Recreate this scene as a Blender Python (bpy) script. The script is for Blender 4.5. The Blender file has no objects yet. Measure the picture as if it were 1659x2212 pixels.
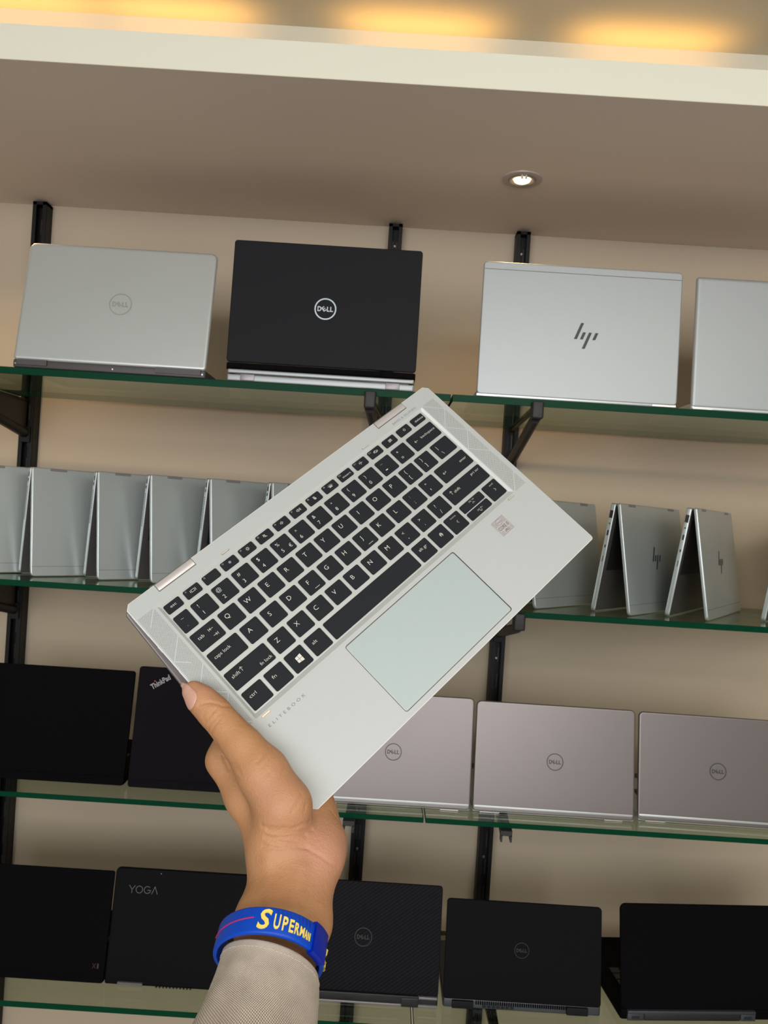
import bpy, bmesh, math, random
import numpy as np
from mathutils import Matrix, Vector

random.seed(4)
SC = bpy.context.scene
COL = SC.collection
PI = math.pi
ZC = 1.6                      # height of the lens above the floor

# ------------------------------------------------------------------ camera
cam_data = bpy.data.cameras.new('camera')
cam_data.sensor_fit = 'VERTICAL'
cam_data.sensor_height = 36.0
cam_data.lens = 1720.0 / 2212.0 * 36.0
cam_data.clip_start = 0.02
cam_data.dof.use_dof = True
cam_data.dof.focus_distance = 0.57
cam_data.dof.aperture_fstop = 30.0
cam = bpy.data.objects.new('camera', cam_data)
COL.objects.link(cam)
cam.matrix_world = Matrix(((0.998046, -0.062459, 0.001499, 0.0),
                           (0.001499, -0.000047, -1.0, 0.0),
                           (0.062459, 0.998048, 0.000047, ZC),
                           (0, 0, 0, 1)))
SC.camera = cam

# ------------------------------------------------------------------ world and lights
world = bpy.data.worlds.new('room_ambience')
SC.world = world
world.use_nodes = True
_nt = world.node_tree
_bg = _nt.nodes['Background']; _bg.inputs[1].default_value = 1.0
_tc = _nt.nodes.new('ShaderNodeTexCoord'); _sp = _nt.nodes.new('ShaderNodeSeparateXYZ')
_cr = _nt.nodes.new('ShaderNodeValToRGB'); _mr = _nt.nodes.new('ShaderNodeMapRange')
_mr.inputs['From Min'].default_value = -1.0; _mr.inputs['From Max'].default_value = 1.0
_cr.color_ramp.elements[0].position = 0.40; _cr.color_ramp.elements[0].color = (0.055, 0.050, 0.046, 1)
_cr.color_ramp.elements[1].position = 0.62; _cr.color_ramp.elements[1].color = (0.46, 0.44, 0.39, 1)
_nt.links.new(_tc.outputs['Generated'], _sp.inputs[0]); _nt.links.new(_sp.outputs['Z'], _mr.inputs['Value'])
_nt.links.new(_mr.outputs[0], _cr.inputs[0]); _nt.links.new(_cr.outputs[0], _bg.inputs[0])

def area_light(name, loc, target, sx, sy, watts, color):
    d = bpy.data.lights.new(name, 'AREA')
    d.shape = 'RECTANGLE'; d.size = sx; d.size_y = sy
    d.energy = watts; d.color = color
    o = bpy.data.objects.new(name, d); COL.objects.link(o)
    o.location = loc
    o.rotation_euler = (Vector(target) - Vector(loc)).to_track_quat('-Z', 'Y').to_euler()
    return o
area_light('shop_ceiling_panel_light', (0.75, -0.55, 2.31), (0.55, 0.45, 0.6), 1.3, 0.5, 23, (1.0, 0.95, 0.86))
area_light('front_fill_light', (-0.35, -2.1, 1.80), (-0.1, 1.4, 1.55), 2.6, 1.0, 62, (0.97, 0.98, 1.0))  # added frontal fill behind the lens, stands for no known window

SC.view_settings.view_transform = 'Standard'
SC.view_settings.look = 'None'
SC.view_settings.gamma = 1.0
SC.view_settings.use_curve_mapping = False
SC.view_settings.exposure = 0.0
SC.cycles.use_denoising = True
SC.cycles.max_bounces = 8
SC.cycles.transparent_max_bounces = 16
SC.cycles.caustics_reflective = False
SC.cycles.caustics_refractive = False
SC.cycles.sample_clamp_indirect = 4.0

# ------------------------------------------------------------------ materials
def mat(name, col, rough=0.5, metal=0.0, spec=0.5, emit=None, es=0.0, bump=0.0, bscale=200.0, vary=0.0, vscale=6.0, sss=0.0, coat=0.0):
    m = bpy.data.materials.new(name); m.use_nodes = True
    nt = m.node_tree; b = nt.nodes['Principled BSDF']
    b.inputs['Base Color'].default_value = (*col, 1)
    b.inputs['Roughness'].default_value = rough
    b.inputs['Metallic'].default_value = metal
    b.inputs['Specular IOR Level'].default_value = spec
    b.inputs['Coat Weight'].default_value = coat
    if emit:
        b.inputs['Emission Color'].default_value = (*emit, 1)
        b.inputs['Emission Strength'].default_value = es
    if sss:
        b.inputs['Subsurface Weight'].default_value = sss
        b.inputs['Subsurface Radius'].default_value = (0.010, 0.004, 0.002)
        b.inputs['Subsurface Scale'].default_value = 0.6
    tc = nt.nodes.new('ShaderNodeTexCoord')
    if bump:
        n = nt.nodes.new('ShaderNodeTexNoise'); n.inputs['Scale'].default_value = bscale
        n.inputs['Detail'].default_value = 3
        bp = nt.nodes.new('ShaderNodeBump'); bp.inputs['Strength'].default_value = bump
        bp.inputs['Distance'].default_value = 0.001
        nt.links.new(tc.outputs['Object'], n.inputs['Vector'])
        nt.links.new(n.outputs['Fac'], bp.inputs['Height'])
        nt.links.new(bp.outputs['Normal'], b.inputs['Normal'])
    if vary:
        n = nt.nodes.new('ShaderNodeTexNoise'); n.inputs['Scale'].default_value = vscale
        n.inputs['Detail'].default_value = 4
        mx = nt.nodes.new('ShaderNodeMix'); mx.data_type = 'RGBA'
        mx.inputs['A'].default_value = (*[c * (1 - vary) for c in col], 1)
        mx.inputs['B'].default_value = (*[min(1, c * (1 + vary)) for c in col], 1)
        nt.links.new(tc.outputs['Object'], n.inputs['Vector'])
        nt.links.new(n.outputs['Fac'], mx.inputs['Factor'])
        nt.links.new(mx.outputs['Result'], b.inputs['Base Color'])
    return m

M = {}
M['wall'] = mat('beige_painted_wall', (0.50, 0.410, 0.305), 0.75, bump=0.15, bscale=90, vary=0.05, vscale=2.5)
M['soffit'] = mat('painted_soffit', (0.84, 0.715, 0.61), 0.8, bump=0.1, bscale=60, vary=0.04, vscale=2)
M['fascia'] = mat('cream_gloss_paint', (0.80, 0.79, 0.66), 0.55)
M['upper'] = mat('painted_upper_ceiling', (0.62, 0.60, 0.50), 0.8, bump=0.1, bscale=50)
M['floor'] = mat('floor_tile', (0.66, 0.60, 0.54), 0.5, vary=0.05)
M['deck'] = mat('silver_anodised_deck', (0.42, 0.442, 0.443), 0.52, 0.12, bump=0.10, bscale=2600, vary=0.012, vscale=900)
M['well'] = mat('silver_keyboard_well', (0.46, 0.48, 0.47), 0.45, 0.25)
M['chamfer'] = mat('polished_edge', (0.86, 0.85, 0.84), 0.3, 0.2)
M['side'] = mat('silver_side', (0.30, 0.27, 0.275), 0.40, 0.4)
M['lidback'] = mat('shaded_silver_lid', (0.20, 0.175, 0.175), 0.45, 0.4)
M['pad'] = mat('touchpad_silver', (0.365, 0.425, 0.430), 0.50, 0.15, bump=0.10, bscale=2600, vary=0.012, vscale=900)
M['groove'] = mat('dark_groove', (0.10, 0.095, 0.075), 0.6)
M['key'] = mat('charcoal_key', (0.017, 0.019, 0.022), 0.6, spec=0.08, bump=0.05, bscale=1500)
M['legend'] = mat('white_key_legend', (0.62, 0.60, 0.56), 0.5)
M['dimlegend'] = mat('grey_key_legend', (0.42, 0.41, 0.39), 0.5)
M['print'] = mat('grey_print', (0.09, 0.085, 0.08), 0.5)
M['hinge'] = mat('pale_hinge', (0.60, 0.57, 0.57), 0.34, 0.55)
M['bronze'] = mat('bronze_rim', (0.55, 0.33, 0.18), 0.5)
M['bumper'] = mat('cream_rubber', (0.80, 0.70, 0.56), 0.6)
M['hole'] = mat('grille_hole', (0.11, 0.10, 0.085), 0.8)
M['sticker'] = mat('sticker_silver', (0.52, 0.50, 0.52), 0.35, 0.4)
M['stickerline'] = mat('sticker_line', (0.16, 0.14, 0.15), 0.5)
M['screen'] = mat('screen_black', (0.01, 0.01, 0.012), 0.08)
M['silver'] = mat('brushed_silver_lid', (0.52, 0.55, 0.545), 0.40, 0.55, bump=0.05, bscale=1500, vary=0.03, vscale=9)
M['bright'] = mat('bright_silver_lid', (0.36, 0.385, 0.40), 0.45, 0.40, bump=0.05, bscale=1500)
M['tent'] = mat('satin_silver', (0.50, 0.55, 0.555), 0.36, 0.60)
M['tentshade'] = mat('shaded_silver_deck', (0.07, 0.066, 0.064), 0.5, 0.2)  # silver deck with the shade inside the tent put into its colour
M['softblack'] = mat('dark_black_lid', (0.0045, 0.0042, 0.0050), 0.65, spec=0.08)
M['mauve'] = mat('warm_silver_lid', (0.19, 0.168, 0.166), 0.36, 0.60, bump=0.05, bscale=1500)
M['black'] = mat('matte_black_lid', (0.011, 0.011, 0.014), 0.62, spec=0.15, bump=0.05, bscale=900)
M['deepblack'] = mat('soft_black_lid', (0.0022, 0.0018, 0.0028), 0.75, spec=0.06)
M['thinkblack'] = mat('rubber_black_lid', (0.0045, 0.0035, 0.0055), 0.75, spec=0.10)
M['greybase'] = mat('dark_grey_base', (0.055, 0.048, 0.050), 0.5)
M['chrome'] = mat('chrome_logo', (0.80, 0.83, 0.84), 0.22, 0.9)
M['bluelogo'] = mat('blue_silver_logo', (0.55, 0.62, 0.68), 0.3, 0.5)
M['darklogo'] = mat('dark_green_grey_logo', (0.030, 0.036, 0.030), 0.45, 0.2)
M['faintlogo'] = mat('faint_logo', (0.030, 0.028, 0.032), 0.4, 0.3)
M['greylogo'] = mat('grey_logo', (0.16, 0.15, 0.155), 0.4, 0.4)
M['hingegrey'] = mat('mauve_grey_hinge', (0.25, 0.23, 0.25), 0.4, 0.4)
M['bluegrey'] = mat('blue_grey_bar', (0.07, 0.075, 0.09), 0.4, 0.5)
M['port'] = mat('port_black', (0.012, 0.012, 0.014), 0.5)
M['red'] = mat('red_accent', (0.045, 0.004, 0.004), 0.6)
M['accent'] = mat('bright_red_accent', (0.35, 0.02, 0.02), 0.5)
M['steel'] = mat('black_powder_coat', (0.008, 0.007, 0.007), 0.5, spec=0.25)
M['slot'] = mat('slot_edge', (0.035, 0.032, 0.034), 0.4)
M['rubber'] = mat('black_rubber', (0.016, 0.016, 0.018), 0.55, bump=0.6, bscale=500)
M['gusset'] = mat('brown_gusset', (0.035, 0.028, 0.022), 0.6)
M['screw'] = mat('zinc_screw', (0.50, 0.44, 0.40), 0.3, 0.9)
M['band'] = mat('blue_silicone', (0.0, 0.052, 0.44), 0.45, spec=0.3)
M['bandclasp'] = mat('deep_blue_silicone', (0.0, 0.014, 0.31), 0.42, spec=0.3)
M['bandridge'] = mat('navy_ridge', (0.0, 0.025, 0.25), 0.5)
M['yellow'] = mat('yellow_silicone', (0.80, 0.62, 0.12), 0.5)
M['magenta'] = mat('magenta_line', (0.42, 0.02, 0.13), 0.5)
M['thread'] = mat('cream_thread', (0.55, 0.48, 0.40), 0.9)
M['nail'] = mat('pink_fingernail', (0.56, 0.31, 0.235), 0.4, sss=0.1)
M['nailtip'] = mat('pale_nail_edge', (0.52, 0.40, 0.27), 0.4)
M['trimwhite'] = mat('lamp_trim', (0.50, 0.42, 0.38), 0.4)
M['reflector'] = mat('lamp_reflector', (0.55, 0.50, 0.44), 0.25, 0.6)
M['bulb'] = mat('warm_lamp_glass', (1, 0.9, 0.7), 0.3, emit=(1.0, 0.78, 0.42), es=3.0)
M['ledstrip'] = mat('amber_led', (1, 0.8, 0.4), 0.4, emit=(1.0, 0.55, 0.12), es=4.0)

def carbon_material():
    m = mat('carbon_weave_lid', (0.010, 0.010, 0.013), 0.6, spec=0.10)
    nt = m.node_tree; b = nt.nodes['Principled BSDF']
    tc = nt.nodes.new('ShaderNodeTexCoord'); mp = nt.nodes.new('ShaderNodeMapping')
    mp.inputs['Rotation'].default_value = (0, math.radians(125), 0)
    w = nt.nodes.new('ShaderNodeTexWave'); w.bands_direction = 'X'
    w.inputs['Scale'].default_value = 62
    w.inputs['Distortion'].default_value = 0
    cr = nt.nodes.new('ShaderNodeMix'); cr.data_type = 'RGBA'
    cr.inputs['A'].default_value = (0.0022, 0.0022, 0.0035, 1); cr.inputs['B'].default_value = (0.0085, 0.0080, 0.0115, 1)
    nt.links.new(tc.outputs['Object'], mp.inputs[0]); nt.links.new(mp.outputs[0], w.inputs[0])
    nt.links.new(w.outputs['Fac'], cr.inputs['Factor']); nt.links.new(cr.outputs['Result'], b.inputs['Base Color'])
    return m
M['carbon'] = carbon_material()

def fabric_material():
    m = mat('linen_weave', (0.5, 0.45, 0.38), 0.9, spec=0.1)
    nt = m.node_tree; b = nt.nodes['Principled BSDF']
    uv = nt.nodes.new('ShaderNodeTexCoord')
    facs = []
    for rot in (28, -62):
        mp = nt.nodes.new('ShaderNodeMapping'); mp.inputs['Rotation'].default_value = (0, 0, math.radians(rot))
        w = nt.nodes.new('ShaderNodeTexWave'); w.inputs['Scale'].default_value = 350
        w.inputs['Distortion'].default_value = 0.6; w.inputs['Detail'].default_value = 1
        nt.links.new(uv.outputs['UV'], mp.inputs[0]); nt.links.new(mp.outputs[0], w.inputs[0]); facs.append(w)
    mul = nt.nodes.new('ShaderNodeMath'); mul.operation = 'ADD'
    nt.links.new(facs[0].outputs['Fac'], mul.inputs[0]); nt.links.new(facs[1].outputs['Fac'], mul.inputs[1])
    n = nt.nodes.new('ShaderNodeTexNoise'); n.inputs['Scale'].default_value = 60; n.inputs['Detail'].default_value = 5
    nt.links.new(uv.outputs['UV'], n.inputs['Vector'])
    ad = nt.nodes.new('ShaderNodeMath'); ad.operation = 'MULTIPLY_ADD'; ad.inputs[1].default_value = 0.42; ad.inputs[2].default_value = -0.12
    nt.links.new(mul.outputs[0], ad.inputs[0])
    ad2 = nt.nodes.new('ShaderNodeMath'); ad2.operation = 'MULTIPLY_ADD'; ad2.inputs[1].default_value = 0.35
    nt.links.new(n.outputs['Fac'], ad2.inputs[0]); nt.links.new(ad.outputs[0], ad2.inputs[2])
    mx = nt.nodes.new('ShaderNodeMix'); mx.data_type = 'RGBA'
    mx.inputs['A'].default_value = (0.17, 0.132, 0.100, 1); mx.inputs['B'].default_value = (0.95, 0.85, 0.74, 1)
    nt.links.new(ad2.outputs[0], mx.inputs['Factor']); nt.links.new(mx.outputs['Result'], b.inputs['Base Color'])
    bp = nt.nodes.new('ShaderNodeBump'); bp.inputs['Strength'].default_value = 0.5; bp.inputs['Distance'].default_value = 0.0004
    nt.links.new(mul.outputs[0], bp.inputs['Height']); nt.links.new(bp.outputs['Normal'], b.inputs['Normal'])
    return m
M['fabric'] = fabric_material()

def skin_material():
    m = mat('tan_skin', (0.55, 0.30, 0.165), 0.52, spec=0.35, sss=0.12)
    nt = m.node_tree; b = nt.nodes['Principled BSDF']
    tc = nt.nodes.new('ShaderNodeTexCoord')
    at = nt.nodes.new('ShaderNodeAttribute'); at.attribute_name = 'pinkness'
    n = nt.nodes.new('ShaderNodeTexNoise'); n.inputs['Scale'].default_value = 45; n.inputs['Detail'].default_value = 5
    nt.links.new(tc.outputs['Object'], n.inputs['Vector'])
    m1 = nt.nodes.new('ShaderNodeMix'); m1.data_type = 'RGBA'
    m1.inputs['A'].default_value = (0.375, 0.182, 0.080, 1); m1.inputs['B'].default_value = (0.48, 0.250, 0.122, 1)
    nt.links.new(n.outputs['Fac'], m1.inputs['Factor'])
    m2 = nt.nodes.new('ShaderNodeMix'); m2.data_type = 'RGBA'
    m2.inputs['B'].default_value = (0.48, 0.235, 0.158, 1)
    nt.links.new(m1.outputs['Result'], m2.inputs['A']); nt.links.new(at.outputs['Fac'], m2.inputs['Factor'])
    nt.links.new(m2.outputs['Result'], b.inputs['Base Color'])
    v = nt.nodes.new('ShaderNodeTexVoronoi'); v.inputs['Scale'].default_value = 900
    v2 = nt.nodes.new('ShaderNodeTexNoise'); v2.inputs['Scale'].default_value = 260; v2.inputs['Detail'].default_value = 6
    nt.links.new(tc.outputs['Object'], v.inputs['Vector']); nt.links.new(tc.outputs['Object'], v2.inputs['Vector'])
    ad = nt.nodes.new('ShaderNodeMath'); ad.operation = 'MULTIPLY_ADD'; ad.inputs[1].default_value = 0.5
    nt.links.new(v.outputs['Distance'], ad.inputs[0]); nt.links.new(v2.outputs['Fac'], ad.inputs[2])
    bp = nt.nodes.new('ShaderNodeBump'); bp.inputs['Strength'].default_value = 0.42; bp.inputs['Distance'].default_value = 0.0008
    nt.links.new(ad.outputs[0], bp.inputs['Height']); nt.links.new(bp.outputs['Normal'], b.inputs['Normal'])
    return m
M['skin'] = skin_material()

def glass_material():
    m = bpy.data.materials.new('clear_green_glass'); m.use_nodes = True
    nt = m.node_tree; nt.nodes.clear()
    out = nt.nodes.new('ShaderNodeOutputMaterial'); mx = nt.nodes.new('ShaderNodeMixShader')
    tr = nt.nodes.new('ShaderNodeBsdfTransparent'); tr.inputs[0].default_value = (0.79, 0.835, 0.745, 1)
    gl = nt.nodes.new('ShaderNodeBsdfGlossy'); gl.inputs['Roughness'].default_value = 0.04
    gl.inputs[0].default_value = (0.85, 0.95, 0.88, 1)
    fr = nt.nodes.new('ShaderNodeFresnel'); ge = nt.nodes.new('ShaderNodeNewGeometry')
    io = nt.nodes.new('ShaderNodeMapRange'); io.inputs['To Min'].default_value = 1.5; io.inputs['To Max'].default_value = 1 / 1.5
    nt.links.new(ge.outputs['Backfacing'], io.inputs['Value']); nt.links.new(io.outputs[0], fr.inputs[0])
    nt.links.new(fr.outputs[0], mx.inputs[0]); nt.links.new(tr.outputs[0], mx.inputs[1])
    nt.links.new(gl.outputs[0], mx.inputs[2]); nt.links.new(mx.outputs[0], out.inputs[0])
    return m
M['glass'] = glass_material()
M['glassedge'] = mat('green_glass_edge', (0.001, 0.040, 0.018), 0.35, spec=0.06)

def floor_material():
    # pale tiles with an unseen dark strip added by the shelves to cut bounce light
    m = M['floor']; nt = m.node_tree; b = nt.nodes['Principled BSDF']
    tc = nt.nodes.new('ShaderNodeTexCoord'); sp = nt.nodes.new('ShaderNodeSeparateXYZ')
    gt = nt.nodes.new('ShaderNodeMath'); gt.operation = 'GREATER_THAN'; gt.inputs[1].default_value = 0.55
    mx = nt.nodes.new('ShaderNodeMix'); mx.data_type = 'RGBA'
    mx.inputs['A'].default_value = (0.70, 0.64, 0.58, 1); mx.inputs['B'].default_value = (0.09, 0.08, 0.07, 1)
    nt.links.new(tc.outputs['Object'], sp.inputs[0]); nt.links.new(sp.outputs['Y'], gt.inputs[0])
    nt.links.new(gt.outputs[0], mx.inputs['Factor']); nt.links.new(mx.outputs['Result'], b.inputs['Base Color'])
floor_material()

# ------------------------------------------------------------------ helpers
def tag(o, label=None, cat=None, group=None, kind=None):
    if label: o['label'] = label
    if cat: o['category'] = cat
    if group: o['group'] = group
    if kind: o['kind'] = kind
    return o

def empty(name, loc=(0, 0, 0), rot=(0, 0, 0), matrix=None):
    o = bpy.data.objects.new(name, None); COL.objects.link(o)
    o.empty_display_size = 0.02
    if matrix is not None: o.matrix_world = matrix
    else: o.location = loc; o.rotation_euler = rot
    return o

class MB:
    """collects vertices and faces for one mesh object"""
    def __init__(s): s.v = []; s.f = []; s.m = []; s.sm = []
    def add(s, vs, fs, mi=0, smooth=False, T=None):
        n = len(s.v)
        for p in vs:
            p = Vector(p)
            if T is not None: p = T @ p
            s.v.append(tuple(p))
        for f in fs:
            s.f.append([i + n for i in f]); s.m.append(mi); s.sm.append(smooth)
        return s
    def box(s, x0, x1, y0, y1, z0, z1, mi=0, T=None):
        vs = [(x, y, z) for z in (z0, z1) for y in (y0, y1) for x in (x0, x1)]
        return s.add(vs, [(0, 2, 3, 1), (4, 5, 7, 6), (0, 1, 5, 4), (2, 6, 7, 3), (0, 4, 6, 2), (1, 3, 7, 5)], mi, False, T)
    def loft(s, rings, mi=0, smooth=True, cap=True, T=None, closed=True):
        k = len(rings[0]); vs = [p for r in rings for p in r]; fs = []
        for a in range(len(rings) - 1):
            for i in range(k if closed else k - 1):
                j = (i + 1) % k
                fs.append((a * k + i, a * k + j, (a + 1) * k + j, (a + 1) * k + i))
        s.add(vs, fs, mi, smooth, T)
        if cap:
            s.add(rings[0], [tuple(reversed(range(k)))], mi, False, T)
            s.add(rings[-1], [tuple(range(k))], mi, False, T)
        return s
    def slab(s, outline, z0, z1, prof=None, mi=0, mside=None, T=None, inset_fn=None, bottom_prof=None):
        """outline: fn(inset)->list of (x,y); profile: [(inset, dz_from_top)]"""
        prof = prof or [(0.0004, 0), (0, 0.0004)]
        bottom_prof = bottom_prof if bottom_prof is not None else prof
        lo = [[(x, y, z0 + dz) for x, y in outline(ins)] for ins, dz in bottom_prof]
        hi = [[(x, y, z1 - dz) for x, y in outline(ins)] for ins, dz in reversed(prof)]
        rings = lo + hi
        k = len(rings[0])
        e = prof[0][0] * 1.5 + 1e-5
        top = [(x, y, z1) for x, y in outline(e)]; bot = [(x, y, z0) for x, y in outline(bottom_prof[0][0] * 1.5 + 1e-5)]
        rings = [bot] + rings + [top]
        vs = [p for r in rings for p in r]
        n = len(s.v)
        for p in vs:
            p = Vector(p)
            if T is not None: p = T @ p
            s.v.append(tuple(p))
        R = len(rings)
        for a in range(R - 1):
            m_ = mi if (a == 0 or a == R - 2 or mside is None) else mside
            for i in range(k):
                j = (i + 1) % k
                s.f.append([n + a * k + i, n + a * k + j, n + (a + 1) * k + j, n + (a + 1) * k + i]); s.m.append(m_); s.sm.append(True)
        s.f.append([n + i for i in reversed(range(k))]); s.m.append(mi); s.sm.append(True)
        s.f.append([n + (R - 1) * k + i for i in range(k)]); s.m.append(mi); s.sm.append(True)
        return s
    def tube(s, pts, r, n=10, mi=0, T=None, squash=None):
        pts = [Vector(p) for p in pts]
        rs = r if isinstance(r, (list, tuple)) else [r] * len(pts)
        rings = []; up = Vector((0.13, 0.21, 0.97))
        for i, p in enumerate(pts):
            d = (pts[min(i + 1, len(pts) - 1)] - pts[max(i - 1, 0)]).normalized()
            a = d.cross(up)
            if a.length < 1e-3: a = d.cross(Vector((1, 0, 0)))
            a.normalize(); b = d.cross(a)
            rings.append([tuple(p + (a * math.cos(2 * PI * k / n) + b * math.sin(2 * PI * k / n)) * rs[i]) for k in range(n)])
        return s.loft(rings, mi, True, True, T)
    def disc(s, c, r, n=16, mi=0, T=None):
        return s.add([(c[0] + r * math.cos(2 * PI * k / n), c[1] + r * math.sin(2 * PI * k / n), c[2]) for k in range(n)], [tuple(range(n))], mi, False, T)
    def build(s, name, mats, parent=None, matrix=None, label=None, sharp=32):
        me = bpy.data.meshes.new(name)
        me.from_pydata(s.v, [], s.f)
        for m_ in (mats if isinstance(mats, (list, tuple)) else [mats]): me.materials.append(m_)
        me.polygons.foreach_set('material_index', s.m)
        me.polygons.foreach_set('use_smooth', s.sm)
        me.update()
        try: me.set_sharp_from_angle(angle=math.radians(sharp))
        except Exception: pass
        o = bpy.data.objects.new(name, me); COL.objects.link(o)
        if parent is not None: o.parent = parent
        if matrix is not None: o.matrix_local = matrix
        if label: o['label'] = label
        return o

def rrect(x0, x1, y0, y1, r, seg=5, radii=None):
    """returns outline(inset) for a rounded rectangle, counter-clockwise"""
    rr = radii or (r, r, r, r)          # corners: x1y0, x1y1, x0y1, x0y0
    def f(ins=0.0):
        out = []
        cs = ((x1, y0, -90, rr[0]), (x1, y1, 0, rr[1]), (x0, y1, 90, rr[2]), (x0, y0, 180, rr[3]))
        for cx, cy, a0, q in cs:
            sx = -1 if cx == x1 else 1; sy = 1 if cy == y0 else -1
            px_, py_ = cx + sx * q, cy + sy * q
            qq = max(q - ins, 0.00005)
            ex = 0 if q > ins else (ins - q); 
            for k in range(seg + 1):
                a = math.radians(a0 + 90 * k / seg)
                out.append((px_ + sx * ex + qq * math.cos(a), py_ + sy * ex + qq * math.sin(a)))
        return out
    return f

def roundprof(r, n=4):
    return [(r * (1 - math.sin(PI / 2 * k / n)), r * (1 - math.cos(PI / 2 * k / n))) for k in range(n + 1)]

_tc = {}
def text_geo(txt, bold=0.0, space=1.0):
    """flat letter shapes from the built-in font: vertices scaled to cap height 1"""
    key = (txt, bold, space)
    if key in _tc: return _tc[key]
    cu = bpy.data.curves.new('t', 'FONT'); cu.body = txt; cu.size = 1.0; cu.resolution_u = 3
    cu.offset = bold; cu.space_character = space
    o = bpy.data.objects.new('t', cu); COL.objects.link(o)
    dg = bpy.context.evaluated_depsgraph_get()
    ev = o.evaluated_get(dg); me = ev.to_mesh()
    vs = [tuple(v.co) for v in me.vertices]; fs = [tuple(p.vertices) for p in me.polygons]
    ev.to_mesh_clear()
    COL.objects.unlink(o); bpy.data.objects.remove(o); bpy.data.curves.remove(cu)
    _tc[key] = (vs, fs)
    return _tc[key]

def put_text(mb, txt, x, y, z, h=None, w=None, mi=0, T=None, align='L', bold=0.0, space=1.0, hscale=1.0, cap=0.69, fn=None):
    """h: cap height, w: overall width (stretches), x,y = left baseline or centre when align='C'"""
    vs, fs = text_geo(txt, bold, space)
    if not vs: return
    xs = [v[0] for v in vs]; ys = [v[1] for v in vs]
    x0, x1 = min(xs), max(xs); y0, y1 = min(ys), max(ys)
    sy = (h / cap) if h else (w / (x1 - x0))
    sx = (w / (x1 - x0)) if w else sy * hscale
    if align == 'C': ox, oy = -(x0 + x1) / 2, -(y0 + y1) / 2
    else: ox, oy = -x0, 0
    q = [(x + (v[0] + ox) * sx, y + (v[1] + oy) * sy, z) for v in vs]
    if fn: q = [fn(p) for p in q]
    mb.add(q, fs, mi, False, T)

def stroke(mb, pts, w, z, mi=0, T=None, close=False):
    pts = [Vector((p[0], p[1])) for p in pts]
    if close: pts = pts + [pts[0]]
    for a, b in zip(pts[:-1], pts[1:]):
        d = b - a
        if d.length < 1e-9: continue
        d.normalize(); n = Vector((-d.y, d.x)) * w / 2; e = d * w * 0.35
        q = [a - e + n, a - e - n, b + e - n, b + e + n]
        mb.add([(p.x, p.y, z) for p in q], [(0, 1, 2, 3)], mi, False, T)

def ring2d(mb, cx, cy, r0, r1, z, n=36, mi=0, T=None, a0=0, a1=2 * PI):
    vs = []; fs = []
    for k in range(n + 1):
        a = a0 + (a1 - a0) * k / n
        vs += [(cx + r0 * math.cos(a), cy + r0 * math.sin(a), z), (cx + r1 * math.cos(a), cy + r1 * math.sin(a), z)]
    for k in range(n): fs.append((2 * k, 2 * k + 1, 2 * k + 3, 2 * k + 2))
    mb.add(vs, fs, mi, False, T)

def struct(name, mb, m):
    return tag(mb.build(name, m), kind='structure')

# ------------------------------------------------------------------ the room
WALL_Y = 1.66
SOFF_Z = ZC + 0.594; SOFF_Y = 1.103
struct('wall_back', MB().box(-2.6, 2.8, WALL_Y, WALL_Y + 0.12, 0, ZC + 0.90), M['wall'])
struct('floor', MB().box(-2.6, 2.8, -3.2, WALL_Y, -0.05, 0.0), M['floor'])
struct('ceiling', MB().box(-2.6, 2.8, -3.2, SOFF_Y + 0.122, ZC + 0.7375, ZC + 0.80), M['upper'])
struct('trim_1', MB().box(-2.6, 2.8, SOFF_Y + 0.0006, WALL_Y, SOFF_Z, SOFF_Z + 0.02), M['soffit'])
struct('trim_2', MB().box(-2.6, 2.8, SOFF_Y, SOFF_Y + 0.018, SOFF_Z + 0.0003, ZC + 0.6435), M['fascia'])
struct('trim_3', MB().box(-2.6, 2.8, SOFF_Y + 0.122, SOFF_Y + 0.14, SOFF_Z + 0.02, ZC + 0.80), M['upper'])

# warm lamps lying in the cove behind the fascia
for i, x in enumerate((-0.98, -0.60, -0.36, 0.005, 0.355, 0.80)):
    t = empty('cove_lamp', (x, SOFF_Y + 0.075, SOFF_Z + 0.02))
    tag(t, 'amber strip lamp hidden in the ceiling cove behind the cream fascia', 'lamp', 'amber lamps in the ceiling cove')
    MB().box(-0.06, 0.06, -0.012, 0.012, 0.0, 0.012).build('housing', M['trimwhite'], t)
    MB().box(-0.055, 0.055, -0.008, 0.008, 0.012, 0.016).build('diffuser', M['ledstrip'], t)
    d = bpy.data.lights.new('amber_lamp_light', 'AREA'); d.shape = 'RECTANGLE'; d.size = 0.22; d.size_y = 0.015
    d.energy = 0.075; d.color = (1.0, 0.50, 0.11); d.spread = math.radians(80)
    o = bpy.data.objects.new('amber_lamp_light', d); COL.objects.link(o); o.parent = t
    o.location = (0, 0.022, 0.03); o.rotation_euler = (math.radians(180 - 2), 0, 0)

# recessed downlight in the soffit
dl = empty('ceiling_downlight', (0.2018, 1.387, SOFF_Z))
tag(dl, 'small round recessed downlight glowing warm in the beige soffit', 'downlight')
mb = MB()
prof = [(0.0350, -0.0002), (0.0345, -0.0022), (0.0300, -0.0032), (0.0235, -0.0028), (0.0225, -0.001)]
mb.loft([[(r * math.cos(2 * PI * k / 48), r * math.sin(2 * PI * k / 48), z) for k in range(48)] for r, z in prof], 0, True, False)
mb.build('trim_ring', M['trimwhite'], dl)
mb = MB()
prof = [(0.0225, -0.0010), (0.0225, -0.0035), (0.0195, -0.0040), (0.0175, -0.002), (0.0150, 0.000), (0.0001, 0.000)]
mb.loft([[(r * math.cos(2 * PI * k / 40), r * math.sin(2 * PI * k / 40), z) for k in range(40)] for r, z in prof], 0, True, False)
mb.build('inner_ring', M['reflector'], dl)
mb = MB()
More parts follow.
